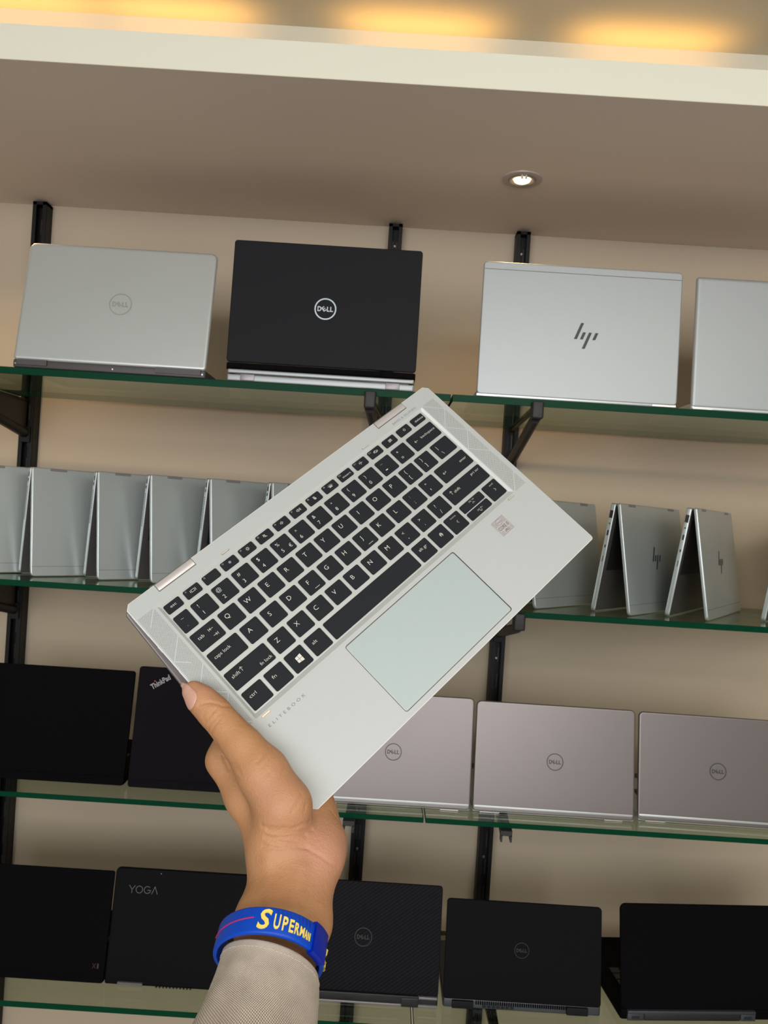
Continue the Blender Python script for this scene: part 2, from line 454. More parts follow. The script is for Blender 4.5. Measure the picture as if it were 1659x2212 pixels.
mb.loft([[(r * math.cos(2 * PI * k / 32), r * math.sin(2 * PI * k / 32), z) for k in range(32)] for r, z in [(0.0150, -0.0006), (0.0140, -0.004), (0.010, -0.0062), (0.0001, -0.007)]], 0, True, False)
mb.build('lamp_lens', M['bulb'], dl, label='glowing warm lens')
for k in (-1, 1):
    mb = MB(); mb.tube([(k * 0.0035, -0.022, -0.002), (k * 0.0035, -0.0235, -0.009)], 0.0018, 8); mb.build('lamp_pin', M['legend'], dl)
d = bpy.data.lights.new('downlight_light', 'SPOT'); d.energy = 4.5; d.color = (1.0, 0.66, 0.28); d.spot_size = math.radians(125); d.spot_blend = 0.9; d.shadow_soft_size = 0.015
o = bpy.data.objects.new('downlight_light', d); COL.objects.link(o); o.parent = dl; o.location = (0, 0, -0.012)
# two more of the same row outside the frame are what warms the wall at either side
for x in (-0.75, 1.15):
    d = bpy.data.lights.new('downlight_light', 'SPOT'); d.energy = 4.5; d.color = (1.0, 0.64, 0.26); d.spot_size = math.radians(125); d.spot_blend = 0.9; d.shadow_soft_size = 0.015
    o = bpy.data.objects.new('downlight_light', d); COL.objects.link(o); o.location = (x, 1.387, SOFF_Z - 0.012)

# ------------------------------------------------------------------ wall uprights, brackets, glass shelves
POSTS = {'left': -0.745, 'middle': -0.0145, 'right': 0.2480}
def upright(x, label):
    t = empty('slotted_upright', (x, WALL_Y, ZC - 1.15))
    tag(t, label, 'upright', 'black slotted uprights on the back wall')
    top = 1.15 + 0.5905
    h = 0.0140
    mb = MB()
    mb.box(-h, h, -0.010, 0.0, 0, top)
    mb.box(-h, -h + 0.003, -0.030, -0.010, 0, top); mb.box(h - 0.003, h, -0.030, -0.010, 0, top)
    mb.box(-h, -0.0065, -0.031, -0.0285, 0, top); mb.box(0.0065, h, -0.031, -0.0285, 0, top)
    mb.box(-h, h, -0.031, -0.0, top - 0.006, top)
    z = 0.03
    while z < top - 0.06:
        mb.box(-0.0050, -0.0030, -0.0105, -0.0095, z, z + 0.030, 1); mb.box(0.0030, 0.0050, -0.0105, -0.0095, z, z + 0.030, 1)
        z += 0.055
    mb.build('rail', [M['steel'], M['slot']], t)
    for zz in (1.15 - 0.2871, 1.15 - 0.700, 1.15 + 0.55, 1.15 + 0.03):
        m2 = MB(); T = Matrix.Translation((0, -0.0105, zz)) @ Matrix.Rotation(math.radians(90), 4, 'X')
        m2.loft([[(r * math.cos(2 * PI * k / 14), r * math.sin(2 * PI * k / 14), z_) for k in range(14)] for r, z_ in [(0.0036, 0), (0.0034, 0.0012), (0.0020, 0.0022)]], 0, True, True, T)
        m2.build('screw', M['screw'], t)
upright(POSTS['left'], 'black slotted upright on the beige wall at the far left, behind the silver laptop')
upright(POSTS['middle'], 'black slotted upright in the middle, its top showing behind the black-lidded laptop')
upright(POSTS['right'], 'black slotted upright on the right, its top just left of the downlight')

def strut_bracket(x, zg, label, gusset=False, dx=0.0, foot=-0.07):
    """zg: underside of the glass"""
    t = empty('shelf_bracket', (x, WALL_Y - 0.031, zg)); tag(t, label, 'bracket', 'black brackets under the glass shelves')
    mb = MB(); mb.tube([(0, 0.0, -0.0035), (dx, -0.325, -0.0035)], 0.0032, 8); mb.build('arm', M['steel'], t)
    mb = MB(); T = Matrix.Identity(4)
    a = Vector((0, -0.002, foot)); b = Vector((dx, -0.335, -0.018)); d = (b - a).normalized(); s_ = Vector((1, 0, 0)); n = d.cross(s_).normalized()
    rings = []
    for p, r in ((a, 0.0078), (a.lerp(b, 0.5), 0.0072), (b, 0.0068)):
        rings.append([tuple(p + s_ * r * math.cos(q) * 1.25 + n * r * math.sin(q) * 1.25) for q in [PI / 8 + PI / 4 * i for i in range(8)]])
    mb.loft(rings, 0, True, True); mb.build('strut', M['steel'], t)
    mb = MB()
    mb.slab(rrect(dx - 0.0095, dx + 0.0095, -0.3555, -0.334, 0.004), -0.020, 0.0075, roundprof(0.0025, 3))
    mb.build('rubber_tip', M['rubber'], t)
    mb = MB(); mb.box(-0.011, 0.011, -0.006, 0.004, foot - 0.018, foot + 0.014); mb.build('foot_clamp', M['steel'], t)
    if gusset:
        mb = MB(); w = 0.0012
        tri = [(0, -0.003, -0.006), (0, -0.003, foot), (dx, -0.33, -0.018), (dx, -0.33, -0.006)]
        mb.loft([[(p[0] - w, p[1], p[2]) for p in tri], [(p[0] + w, p[1], p[2]) for p in tri]], 0, False, True)
        mb.build('gusset', M['gusset'], t, label='dark brown side plate')
def arm_bracket(x, zg, label, dx=0.0):
    t = empty('shelf_bracket', (x, WALL_Y - 0.031, zg)); tag(t, label, 'bracket', 'black brackets under the glass shelves')
    mb = MB(); T = Matrix.Shear('XY', 4, (0, 0)) if False else None
    L = 0.352
    def P(xx, y, z): return (xx + dx * (-y) / L, y, z)
    w = 0.0078
    for x0, x1, z0, z1 in ((-w, w, -0.0035, -0.0003), (-w, -w + 0.002, -0.016, -0.003), (w - 0.002, w, -0.016, -0.003)):
        vs = [P(xx, yy, zz) for zz in (z0, z1) for yy in (-L, 0) for xx in (x0, x1)]
        mb.add(vs, [(0, 2, 3, 1), (4, 5, 7, 6), (0, 1, 5, 4), (2, 6, 7, 3), (0, 4, 6, 2), (1, 3, 7, 5)])
    mb.build('channel_arm', M['steel'], t)
    mb = MB()
    w = 0.0092
    for x0, x1, z0, z1 in ((-w, w, -0.008, 0.0), (-w, -w + 0.003, -0.018, -0.007), (w - 0.003, w, -0.018, -0.007)):
        vs = [P(xx, yy, zz) for zz in (z0, z1) for yy in (-L - 0.004, -L + 0.012) for xx in (x0, x1)]
        mb.add(vs, [(0, 2, 3, 1), (4, 5, 7, 6), (0, 1, 5, 4), (2, 6, 7, 3), (0, 4, 6, 2), (1, 3, 7, 5)])
    mb.build('end_clip', M['rubber'], t)
    mb = MB(); mb.box(-0.011, 0.011, -0.008, 0.004, -0.045, 0.0); mb.build('foot_clamp', M['steel'], t)

GF = 1.285
SH = {1: 0.1965, 2: -0.1467, 3: -0.4885, 4: -0.8260}
TH = {1: 0.0115, 2: 0.0098, 3: 0.0085, 4: 0.0095}
rank = {1: 'top', 2: 'second', 3: 'third', 4: 'bottom'}
SPLIT = {1: 0.0955, 2: -0.02, 3: 0.0945, 4: 0.0965}
TILT = {(4, 'left'): -0.010}
for k in (1, 2, 3, 4):
    for side, (x0, x1) in (('left', (-1.05, SPLIT[k] - 0.0015)), ('right', (SPLIT[k] + 0.0015, 1.15))):
        back = 1.588 if (k, side) != (1, 'right') else 1.615
        z0 = ZC + SH[k]
        t = empty('glass_shelf', ((x0 + x1) / 2, (GF + back) / 2, z0 - TH[k]))
        tag(t, {1: 'top', 2: 'second', 3: 'third', 4: 'lowest'}[k] + ' green-edged glass shelf, ' + side + ' sheet' +
            {(1, 'left'): ', carrying the black-lidded laptop', (1, 'right'): ', under the bright silver laptop with four slanted bars',
             (2, 'left'): ', carrying the row of tented silver laptops', (2, 'right'): ', carrying the two tents seen from the side',
             (3, 'left'): ', carrying two matte black laptops', (3, 'right'): ', under the three mauve-silver laptops',
             (4, 'left'): ', under the shiny-hinged black laptop', (4, 'right'): ', at the bottom right of the picture'}[(k, side)], 'shelf', 'green glass shelves')
        w = (x1 - x0) / 2; dep = (back - GF) / 2
        mb = MB(); mb.slab(rrect(-w, w, -dep, dep, 0.001, 2), 0, TH[k], [(0.0006, 0), (0, 0.0006)], 0, 1)
        mb.build('glass_sheet', [M['glass'], M['glassedge']], t, sharp=20)
bl = 'black bracket with a slanted strut under the {} glass shelf on the {} upright'
strut_bracket(POSTS['left'], ZC + SH[1] - TH[1], bl.format('top', 'left'), True)
strut_bracket(POSTS['middle'], ZC + SH[1] - TH[1], bl.format('top', 'middle'), dx=-0.021)
strut_bracket(POSTS['right'], ZC + SH[1] - TH[1], bl.format('top', 'right'), dx=-0.014)
strut_bracket(POSTS['left'], ZC + SH[2] - TH[2], bl.format('second', 'left'), True, foot=-0.09)
strut_bracket(POSTS['right'], ZC + SH[2] - TH[2], bl.format('second', 'right'), dx=-0.022, foot=-0.075)
b2 = 'black bracket with an open end clip poking below the third glass shelf, {} upright'
arm_bracket(POSTS['middle'], ZC + SH[3] - TH[3], b2.format('middle'), dx=-0.013)
arm_bracket(POSTS['right'], ZC + SH[3] - TH[3], b2.format('right'), dx=-0.022)
strut_bracket(POSTS['middle'], ZC + SH[4] - TH[4], bl.format('lowest', 'middle'))
strut_bracket(POSTS['right'], ZC + SH[4] - TH[4], bl.format('lowest', 'right'), dx=-0.01)

# ------------------------------------------------------------------ logos
def logo_ring(mb, cx, cy, r, z, T, thick=0.09, mi=0, e_tilt=True):
    """round badge with four letters, drawn in the lid plane"""
    ring2d(mb, cx, cy, r * (1 - thick), r, z, 44, mi, T)
    h = r * 0.43
    put_text(mb, 'D', cx - r * 0.72, cy - h / 2, z, h=h, w=r * 0.36, mi=mi, T=T, bold=0.028)
    # slanted E between D and the two Ls
    ca, sa = math.cos(math.radians(38)), math.sin(math.radians(38))
    tmp = MB(); put_text(tmp, 'E', 0, 0, 0, h=h * 0.95, w=r * 0.30, align='C', bold=0.022)
    ex, ey = cx - r * 0.13, cy
    mb.add([(ex + v[0] * ca - v[1] * sa, ey + v[0] * sa + v[1] * ca, z) for v in tmp.v], tmp.f, mi, False, T)
    put_text(mb, 'L', cx + r * 0.14, cy - h / 2, z, h=h, w=r * 0.26, mi=mi, T=T, bold=0.028)
    put_text(mb, 'L', cx + r * 0.44, cy - h / 2, z, h=h, w=r * 0.26, mi=mi, T=T, bold=0.028)

def logo_slashes(mb, cx, cy, h, z, T, mi=0, flip=False):
    """four parallel slanted bars"""
    s = math.tan(math.radians(21)); w = h * 0.115
    for x0, y0, y1 in ((-0.36, -0.14, 0.50), (-0.13, -0.14, 0.14), (0.10, -0.50, 0.14), (0.35, -0.14, 0.14)):
        vs = []
        for y, dx in ((y0, -w / 2), (y0, w / 2), (y1, w / 2), (y1, -w / 2)):
            vs.append((cx + (x0 + y * s) * h + dx, cy + y * h, z))
        mb.add(vs, [(0, 1, 2, 3)], mi, False, T)

# ------------------------------------------------------------------ open laptops facing the wall
def keyboard_mesh(w, dep, th, T=None):
    mb = MB()
    nx, ny = 14, 5
    kx = (w - 0.05) / nx; ky = 0.019
    for j in range(ny):
        for i in range(nx):
            x = -w / 2 + 0.025 + i * kx; y = 0.030 + j * ky
            mb.box(x, x + kx - 0.003, y, y + ky - 0.003, th, th + 0.0012)
    return mb

def open_laptop(name, label, x, y, z, w, lidlen, dy, lid, base, th=0.014, gap=0.0, lth=0.006, r=0.008, dep=None, yaw=0.0,
                bevel=0.0022, group=None, basecut=0.0, screen=True):
    """x: centre, y: outer face of the lid at its foot, z: resting height; dy: how far the lid leans back"""
    t = empty(name, (x, y, z), (0, 0, math.radians(yaw)))
    tag(t, label, 'laptop', group)
    dep = dep or lidlen * 1.03
    mb = MB(); mb.slab(rrect(-w / 2 + basecut, w / 2 - basecut, 0.001, dep, 0.008, 4, (0.004, 0.012, 0.012, 0.004)), 0.0004, th, roundprof(0.0016, 3))
    mb.build('base', base, t)
    kb = keyboard_mesh(w, dep, th); kb.build('keyboard', M['port'], t)
    mb = MB(); mb.slab(rrect(-0.05, 0.05, dep - 0.075, dep - 0.012, 0.002, 3), th - 0.0002, th + 0.0003); mb.build('touchpad', base, t)
    a = math.atan2(dy, math.sqrt(max(lidlen ** 2 - dy ** 2, 1e-6)))
    # lid frame: X along the width, Y up the lid, Z out of the cover towards the room
    T = Matrix.Translation((0, 0, gap)) @ Matrix.Rotation(math.radians(90) - a, 4, 'X')
    L = empty('lid_frame', (0, 0, 0)); bpy.data.objects.remove(L)
    mb = MB(); mb.slab(rrect(-w / 2, w / 2, 0, lidlen, r, 5, (min(r, 0.006), r, r, min(r, 0.006))), -lth, 0.0, roundprof(bevel, 4), T=T)
    lo = mb.build('lid', lid, t)
    if screen:
        mb = MB(); mb.slab(rrect(-w / 2 + 0.006, w / 2 - 0.006, 0.012, lidlen - 0.006, 0.003, 3), -lth - 0.0006, -lth + 0.0001, T=T)
        mb.build('screen', M['screen'], t)
    return t, T, lo

def decal(t, T, name, m, fn, label=None):
    mb = MB(); fn(mb, T); return mb.build(name, m, t, label=label)

Z1 = ZC + SH[1]; Z2 = ZC + SH[2]; Z3 = ZC + SH[3]; Z4 = ZC + SH[4]

# ---- top shelf
t, T, lo = open_laptop('laptop', 'silver laptop with a chrome round badge at the left end of the top shelf', -0.4585, 1.281, Z1, 0.3115, 0.2040, 0.036, M['silver'], M['greybase'], th=0.0125, gap=0.0125, r=0.011, bevel=0.0042, lth=0.0085, dep=0.215)
decal(t, T, 'badge', M['chrome'], lambda mb, T: logo_ring(mb, 0.006, 0.104, 0.0185, 0.0006, T, 0.075), 'chrome round badge')
for x0, x1 in ((-0.148, -0.100), (0.075, 0.148)):
    mb = MB(); mb.box(x0, x1, -0.0018, 0.003, 0.004, 0.0125); mb.build('hinge', M['greybase'], t)
for x in (-0.150, 0.006, 0.151):
    mb = MB(); mb.disc((0, 0, 0), 0.0012, 10, T=Matrix.Translation((x, -0.0002 - 0.0018 * (abs(x) > .1), 0.0055)) @ Matrix.Rotation(PI / 2, 4, 'X'))
    mb.build('screw', M['screw'], t)

# closed silver laptop with the black one standing on it
c = empty('closed_laptop', (-0.1175, 1.2835, Z1)); tag(c, 'closed silver laptop lying flat on the top shelf beneath the black-lidded one', 'laptop')
mb = MB(); mb.slab(rrect(-0.151, 0.151, 0.0, 0.205, 0.010, 4, (0.003, 0.010, 0.010, 0.003)), 0.0004, 0.0105, roundprof(0.0018, 3)); mb.build('base', M['bright'], c)
mb = MB(); mb.slab(rrect(-0.151, 0.151, 0.0005, 0.205, 0.010, 4, (0.003, 0.010, 0.010, 0.003)), 0.0125, 0.0190, roundprof(0.0018, 3)); mb.build('lid', M['bright'], c)
mb = MB(); mb.slab(rrect(-0.1495, 0.1495, 0.004, 0.200, 0.010, 4), 0.0100, 0.0128); mb.build('screen', M['screen'], c)
for x in (-0.118, 0.1165):
    mb = MB(); mb.slab(rrect(x - 0.0115, x + 0.0115, -0.0012, 0.012, 0.001, 2), 0.0008, 0.0118, roundprof(0.0012, 3)); mb.build('hinge', M['hingegrey'], c)

t, T, lo = open_laptop('laptop', 'black-lidded laptop with a pale round badge, standing on a closed silver laptop', -0.1185, 1.2885, Z1 + 0.0190, 0.3075, 0.2010, 0.010, M['black'], M['deepblack'], th=0.0115, gap=0.0125, r=0.005, dep=0.205, bevel=0.0018)
decal(t, T, 'badge', M['bluelogo'], lambda mb, T: logo_ring(mb, 0.001, 0.095, 0.0178, 0.0006, T, 0.12), 'pale blue-grey round badge')
for x0, x1 in ((-0.150, -0.128), (-0.098, 0.098), (0.098, 0.150)):
    mb = MB(); mb.box(x0 + .001, x1 - .001, -0.0012, 0.003, 0.003, 0.0110); mb.build('hinge', M['deepblack'], t)

t, T, lo = open_laptop('laptop', 'bright silver laptop with four dark slanted bars as its emblem, on the top shelf', 0.2975, 1.2875, Z1, 0.3240, 0.2175, 0.008, M['bright'], M['silver'], th=0.010, gap=0.0045, r=0.006, bevel=0.0018, dep=0.225)
decal(t, T, 'emblem', M['darklogo'], lambda mb, T: logo_slashes(mb, 0.010, 0.104, 0.042, 0.0006, T), 'dark slanted-bar emblem')
mb = MB(); mb.slab(rrect(-0.1605, 0.1605, 0.2045, 0.2052, 0.0002, 1), -0.001, 0.00045, [(0.0001, 0), (0, 0.0001)], T=T); mb.build('seam', M['print'], t)
for x0, x1 in ((-0.162, -0.128), (0.122, 0.160)):
    mb = MB(); mb.box(x0, x1, -0.0016, 0.004, 0.0012, 0.0042); mb.build('hinge', M['hinge'], t)

t, T, lo = open_laptop('laptop', 'plain silver laptop cut off by the right edge of the picture, top shelf', 0.6450, 1.2875, Z1, 0.3240, 0.2150, 0.008, M['bright'], M['silver'], th=0.010, gap=0.0030, r=0.005, bevel=0.0045, dep=0.220, lth=0.009)
for x0, x1 in ((-0.160, -0.128), (0.122, 0.160)):
    mb = MB(); mb.box(x0, x1, -0.0016, 0.004, 0.0008, 0.0028); mb.build('hinge', M['hinge'], t)

# ---- second shelf: tents
TL = 0.262; TH_ = 0.187; TS = 0.036
def tent(label, x, y, phi, group, detail=True, emblem=False, spread=TS, L=TL):
    """x, y: the near end of the ridge; phi: heading of the ridge into the shelf"""
    t = empty('tented_laptop', (x, y, Z2), (0, 0, math.radians(phi)))
    tag(t, label, 'laptop', group)
    H = TH_; th = 0.0085; th2 = 0.0060
    offs = {1: th + 0.0006, -1: th2 + 0.0006}      # the two panels meet side by side at the ridge
    # left leg (base): local +Y side ; right leg (lid): local -Y side ; ridge along +X
    for side, part, thick, m_ in ((1, 'base', th, M['tent']), (-1, 'lid', th2, M['tent'])):
        be = math.atan2(spread - offs[side], H); leg = math.hypot(spread - offs[side], H)
        # plane frame: X ridge, Y up the leg, Z outward
        if side == 1:
            T = Matrix.Translation((0, spread, 0.0012)) @ Matrix(((1, 0, 0, 0), (0, -math.sin(be), math.cos(be), 0), (0, math.cos(be), math.sin(be), 0), (0, 0, 0, 1)))
        else:
            T = Matrix.Translation((0, -spread, 0.0012)) @ Matrix(((1, 0, 0, 0), (0, math.sin(be), -math.cos(be), 0), (0, math.cos(be), math.sin(be), 0), (0, 0, 0, 1)))
        mb = MB(); mb.slab(rrect(0, L, 0, leg - 0.002, 0.004, 4, (0.007, 0.003, 0.003, 0.007)), -thick, 0.0, roundprof(0.0016, 3), T=T)
        mb.build(part, m_, t)
        if side == 1:
            T1 = T
            mb = MB(); mb.slab(rrect(0.012, L - 0.012, leg * 0.38, leg - 0.022, 0.001, 2), -thick - 0.0004, -thick + 0.0001, T=T); mb.build('keyboard', M['port'], t)
            mb = MB(); mb.slab(rrect(0.0012, L - 0.0012, 0.002, leg - 0.006, 0.002, 2), -thick - 0.0002, -thick + 0.0001, T=T); mb.build('shaded_deck', M['tentshade'], t)  # dark sheet painting the shade on the silver inner deck
        else:
            T2 = T
            mb = MB(); mb.slab(rrect(0.004, L - 0.004, 0.004, leg - 0.010, 0.002, 2), -thick - 0.0004, -thick + 0.0001, T=T); mb.build('screen', M['screen'], t)
            for hx in (0.045, L - 0.045):
                mb = MB(); mb.slab(rrect(hx - 0.015, hx + 0.015, leg - 0.0070, leg - 0.0025, 0.0008, 2), -0.002, 0.0004, T=T); mb.build('hinge', M['hingegrey'], t)
            mb = MB(); mb.slab(rrect(0.001, L - 0.001, 0.0165, 0.0170, 0.0001, 1), -0.0005, 0.00025, [(0.0001, 0), (0, 0.0001)], T=T); mb.build('seam', M['print'], t)
    # ports on the end of the base that faces the room
    if detail:
        E = T1 @ Matrix(((0, 0, -1, 0), (0, 1, 0, 0), (1, 0, 0, 0), (0, 0, 0, 1)))   # local x->thickness (negative = inward), y up, z out
        mb = MB()
        if emblem:
            for yy, hh, ww in ((leg - 0.021, 0.0065, 0.0030), (leg - 0.037, 0.0012, 0.0012), (leg - 0.053, 0.0045, 0.0014), (leg - 0.076, 0.0024, 0.0010), (leg - 0.098, 0.0050, 0.0006)):
                mb.add([(-th / 2 - ww, yy - hh, 0.0003), (-th / 2 + ww, yy - hh, 0.0003), (-th / 2 + ww, yy + hh, 0.0003), (-th / 2 - ww, yy + hh, 0.0003)], [(0, 1, 2, 3)], 0, False, E)
        else:
            for i in range(18):
                yy = leg - 0.036 - i * 0.0033
                mb.add([(-th / 2 - 0.0011, yy - 0.0010, 0.0003), (-th / 2 + 0.0011, yy - 0.0010, 0.0003), (-th / 2 + 0.0011, yy + 0.0010, 0.0003), (-th / 2 - 0.0011, yy + 0.0010, 0.0003)], [(0, 1, 2, 3)], 0, False, E)
            for yy, hh in ((leg - 0.014, 0.004), (leg - 0.024, 0.0025)):
                mb.add([(-th / 2 - 0.0014, yy - hh, 0.0003), (-th / 2 + 0.0014, yy - hh, 0.0003), (-th / 2 + 0.0014, yy + hh, 0.0003), (-th / 2 - 0.0014, yy + hh, 0.0003)], [(0, 1, 2, 3)], 0, False, E)
        mb.build('port_row', M['port'], t)
    if emblem:
        decal(t, T2, 'emblem', M['darklogo'], lambda mb, T: logo_slashes(mb, L * 0.5, leg * 0.5, 0.040, 0.0004, T @ Matrix.Translation((0, 0, 0))), 'faint dark emblem')
    return t
lbl = 'tented silver laptop, left row of second shelf, '
rowg = 'tented laptops on the left of the second shelf'
PH = 44
for (px_, py_), w_ in zip(((-0.7150, 1.352), (-0.6105, 1.363), (-0.5010, 1.372), (-0.4100, 1.372), (-0.3080, 1.376), (-0.2010, 1.376)),
    ('cut off by the picture edge', 'widest face, second from the left', 'third from the left', 'fourth, lower corner behind the held laptop',
     'fifth, mostly behind the held laptop', 'sixth, only its top corner showing')):
    tent(lbl + w_, px_, py_, PH, rowg, spread=0.0305)
rg = 'tented laptops on the right of the second shelf'
tent('dark tented laptop, half hidden by held laptop', 0.234, 1.352, 47, rg, L=0.235, emblem=False)
tent('tented silver laptop with faint emblem on its broad face, right half of second shelf', 0.3863, 1.336, 49, rg, emblem=True)
tent('narrow tented silver laptop with bright front edges, near the right end', 0.5120, 1.330, 55, rg, emblem=True)
tent('tented laptop cut by the right edge of the picture, only its front leg showing', 0.6790, 1.340, 50, rg, emblem=True)

# ---- third shelf
g3 = 'round-badge mauve-silver laptops'
open_laptop('laptop', 'plain matte black laptop at the left end of the third shelf', -0.5705, 1.342, Z3, 0.316, 0.190, 0.030, M['deepblack'], M['deepblack'], th=0.014, r=0.005, dep=0.215, bevel=0.0010)
t, T, lo = open_laptop('laptop', 'rubbery black laptop with slanted silver lettering in its top left corner, left of the hand', -0.2550, 1.339, Z3, 0.299, 0.2000, 0.030, M['thinkblack'], M['thinkblack'], th=0.014, r=0.005, dep=0.215, bevel=0.0010)
def thinkpad(mb, T):
    R_ = T @ Matrix.Translation((-0.1240, 0.1620, 0.0)) @ Matrix.Rotation(math.radians(33), 4, 'Z')
    put_text(mb, 'ThinkPad', 0, 0, 0.0006, h=0.0088, w=0.036, T=R_, bold=0.03)
decal(t, T, 'lettering', M['greylogo'], thinkpad, 'silver slanted lettering')
def dot(mb, T):
    R_ = T @ Matrix.Translation((-0.1240, 0.1620, 0.0)) @ Matrix.Rotation(math.radians(33), 4, 'Z')
    mb.disc((0.0105, 0.0105, 0.0007), 0.0013, 10, T=R_)
decal(t, T, 'red_dot', M['accent'], dot)
for nm, x, wd, yw, zt, lab in (('C', 0.0378, 0.2680, 0.2, 0.1805, 'mauve-silver laptop with a round badge, half hidden behind the held laptop, third shelf'),
                           ('D', 0.3100, 0.2690, -0.6, 0.1775, 'mauve-silver laptop with a round badge, the middle one of three on the third shelf'),
                           ('E', 0.5880, 0.2700, -1.5, 0.1745, 'mauve-silver laptop with a worn round badge, at the right edge of the third shelf')):
    t, T, lo = open_laptop('laptop', lab, x, 1.3235 + (0.004 if nm == 'E' else 0), Z3, wd, zt + 0.002, 0.028, M['mauve'], M['silver'], th=0.012, gap=0.002, r=0.008, dep=0.190, yaw=yw, bevel=0.0022, lth=0.007, group=g3)
    cxl = {'C': 0.001, 'D': 0.0005, 'E': -0.002}[nm]
    decal(t, T, 'badge', M['darklogo'], lambda mb, T: logo_ring(mb, cxl, 0.0865, 0.0140, 0.0006, T, 0.09))
    for x0, x1 in ((-wd / 2 + 0.012, -wd / 2 + 0.045), (wd / 2 - 0.050, wd / 2 - 0.020)):
        mb = MB(); mb.box(x0, x1, -0.0015, 0.004, 0.0006, 0.0022); mb.build('hinge', M['hinge'], t)

# ---- bottom shelf
t, T, lo = open_laptop('laptop', 'very thin black laptop with a tiny red and grey mark, bottom left corner', -0.5880, 1.346, Z4, 0.3215, 0.1795, 0.030, M['deepblack'], M['deepblack'], th=0.012, r=0.004, dep=0.215, bevel=0.0008, lth=0.004)
decal(t, T, 'mark', M['red'], lambda mb, T: put_text(mb, 'X', 0.1395, 0.0230, 0.0005, h=0.0080, w=0.0070, T=T, bold=0.0), 'dark red letter')
decal(t, T, 'mark', M['faintlogo'], lambda mb, T: put_text(mb, '1', 0.1480, 0.0230, 0.0005, h=0.0080, w=0.0030, T=T, bold=0.0))
t, T, lo = open_laptop('laptop', 'black laptop with thin grey capital lettering in its top left corner, behind the wrist', -0.2775, 1.345, Z4, 0.2950, 0.1865, 0.030, M['softblack'], M['softblack'], th=0.012, gap=0.001, r=0.008, dep=0.210, bevel=0.0030, lth=0.008)
def yoga(mb, T):
    z = 0.0006; w = 0.0008; h = 0.0120
    x0 = -0.1215; y0 = 0.1465
    P = lambda pts: stroke(mb, [(x0 + a * 0.001, y0 + b * 0.001) for a, b in pts], w, z, T=T)
    P([(0, 12), (5, 5.5), (10, 12)]); P([(5, 5.5), (5, 0)])
    ring2d(mb, x0 + 0.0175, y0 + 0.006, 0.0052, 0.0060, z, 28, T=T)
    ring2d(mb, x0 + 0.0315, y0 + 0.006, 0.0052, 0.0060, z, 28, T=T, a0=math.radians(45), a1=math.radians(345))
    P([(32, 5.6), (37.2, 5.6)])
    P([(39.5, 0), (44.2, 12), (49, 0)])
decal(t, T, 'lettering', M['greylogo'], yoga, 'grey capital lettering')
mb = MB(); mb.disc((-0.069, 0.1800, 0.0006), 0.0010, 10, T=T); mb.build('sensor_dot', M['greylogo'], t)
mb = MB(); mb.box(-0.124, -0.082, -0.0026, 0.003, 0.0015, 0.0065); mb.build('hinge', M['greylogo'], t, label='shiny grey hinge cover')
mb = MB()
for i in range(11): mb.box(-0.060 + i * 0.0058, -0.057 + i * 0.0058, -0.0018, 0.002, -0.0 + 0.0003, 0.0022)
mb.build('vent', M['port'], t)

t, T, lo = open_laptop('laptop', 'black laptop with diagonal woven pattern and silver-tipped hinge edge, right of the sleeve', 0.0080, 1.337, Z4, 0.2630, 0.1735, 0.030, M['carbon'], M['port'], th=0.0185, gap=0.0195, r=0.005, dep=0.205, bevel=0.0010)
decal(t, T, 'badge', M['faintlogo'], lambda mb, T: logo_ring(mb, 0.000, 0.0855, 0.0150, 0.0005, T, 0.08))
mb = MB(); mb.slab(rrect(-0.1310, 0.098, -0.0030, 0.004, 0.0006, 2), 0.0055, 0.0185, roundprof(0.0012, 3)); mb.build('hinge', M['port'], t)
mb = MB(); mb.slab(rrect(0.070, 0.0985, -0.0045, 0.004, 0.0006, 2), 0.0010, 0.0160, roundprof(0.0012, 3)); mb.build('hinge', M['port'], t)
mb = MB(); mb.slab(rrect(0.0990, 0.1300, -0.0025, 0.003, 0.0004, 2), 0.0140, 0.0180, roundprof(0.0008, 2)); mb.slab(rrect(-0.131, 0.1300, -0.0025, 0.003, 0.0004, 2), 0.0008, 0.0045, roundprof(0.0008, 2)); mb.build('silver_trim', M['hingegrey'], t, label='silver trim strip')

t, T, lo = open_laptop('laptop', 'black laptop with a barely visible round badge, second from right on the bottom shelf', 0.2815, 1.341, Z4, 0.2660, 0.1575, 0.028, M['softblack'], M['bluegrey'], th=0.0150, gap=0.0150, r=0.006, dep=0.185, bevel=0.0012)
decal(t, T, 'badge', M['faintlogo'], lambda mb, T: logo_ring(mb, -0.003, 0.082, 0.0125, 0.0005, T, 0.07))
for x0, x1 in ((-0.118, -0.082), (0.075, 0.111)):
    mb = MB(); mb.slab(rrect(x0, x1, -0.0042, 0.004, 0.0006, 2), 0.0016, 0.0140, roundprof(0.0012, 3)); mb.build('hinge', M['black'], t)
mb = MB()
for i in range(7): mb.box(-0.066 + i * 0.0078, -0.0605 + i * 0.0078, -0.0014, 0.002, 0.0035, 0.0062)
mb.build('vent', M['port'], t)
mb = MB()
for i in range(42): mb.box(-0.078 + i * 0.0037, -0.0762 + i * 0.0037, -0.0012, 0.002, 0.0085, 0.0140)
mb.build('grille', M['deepblack'], t)

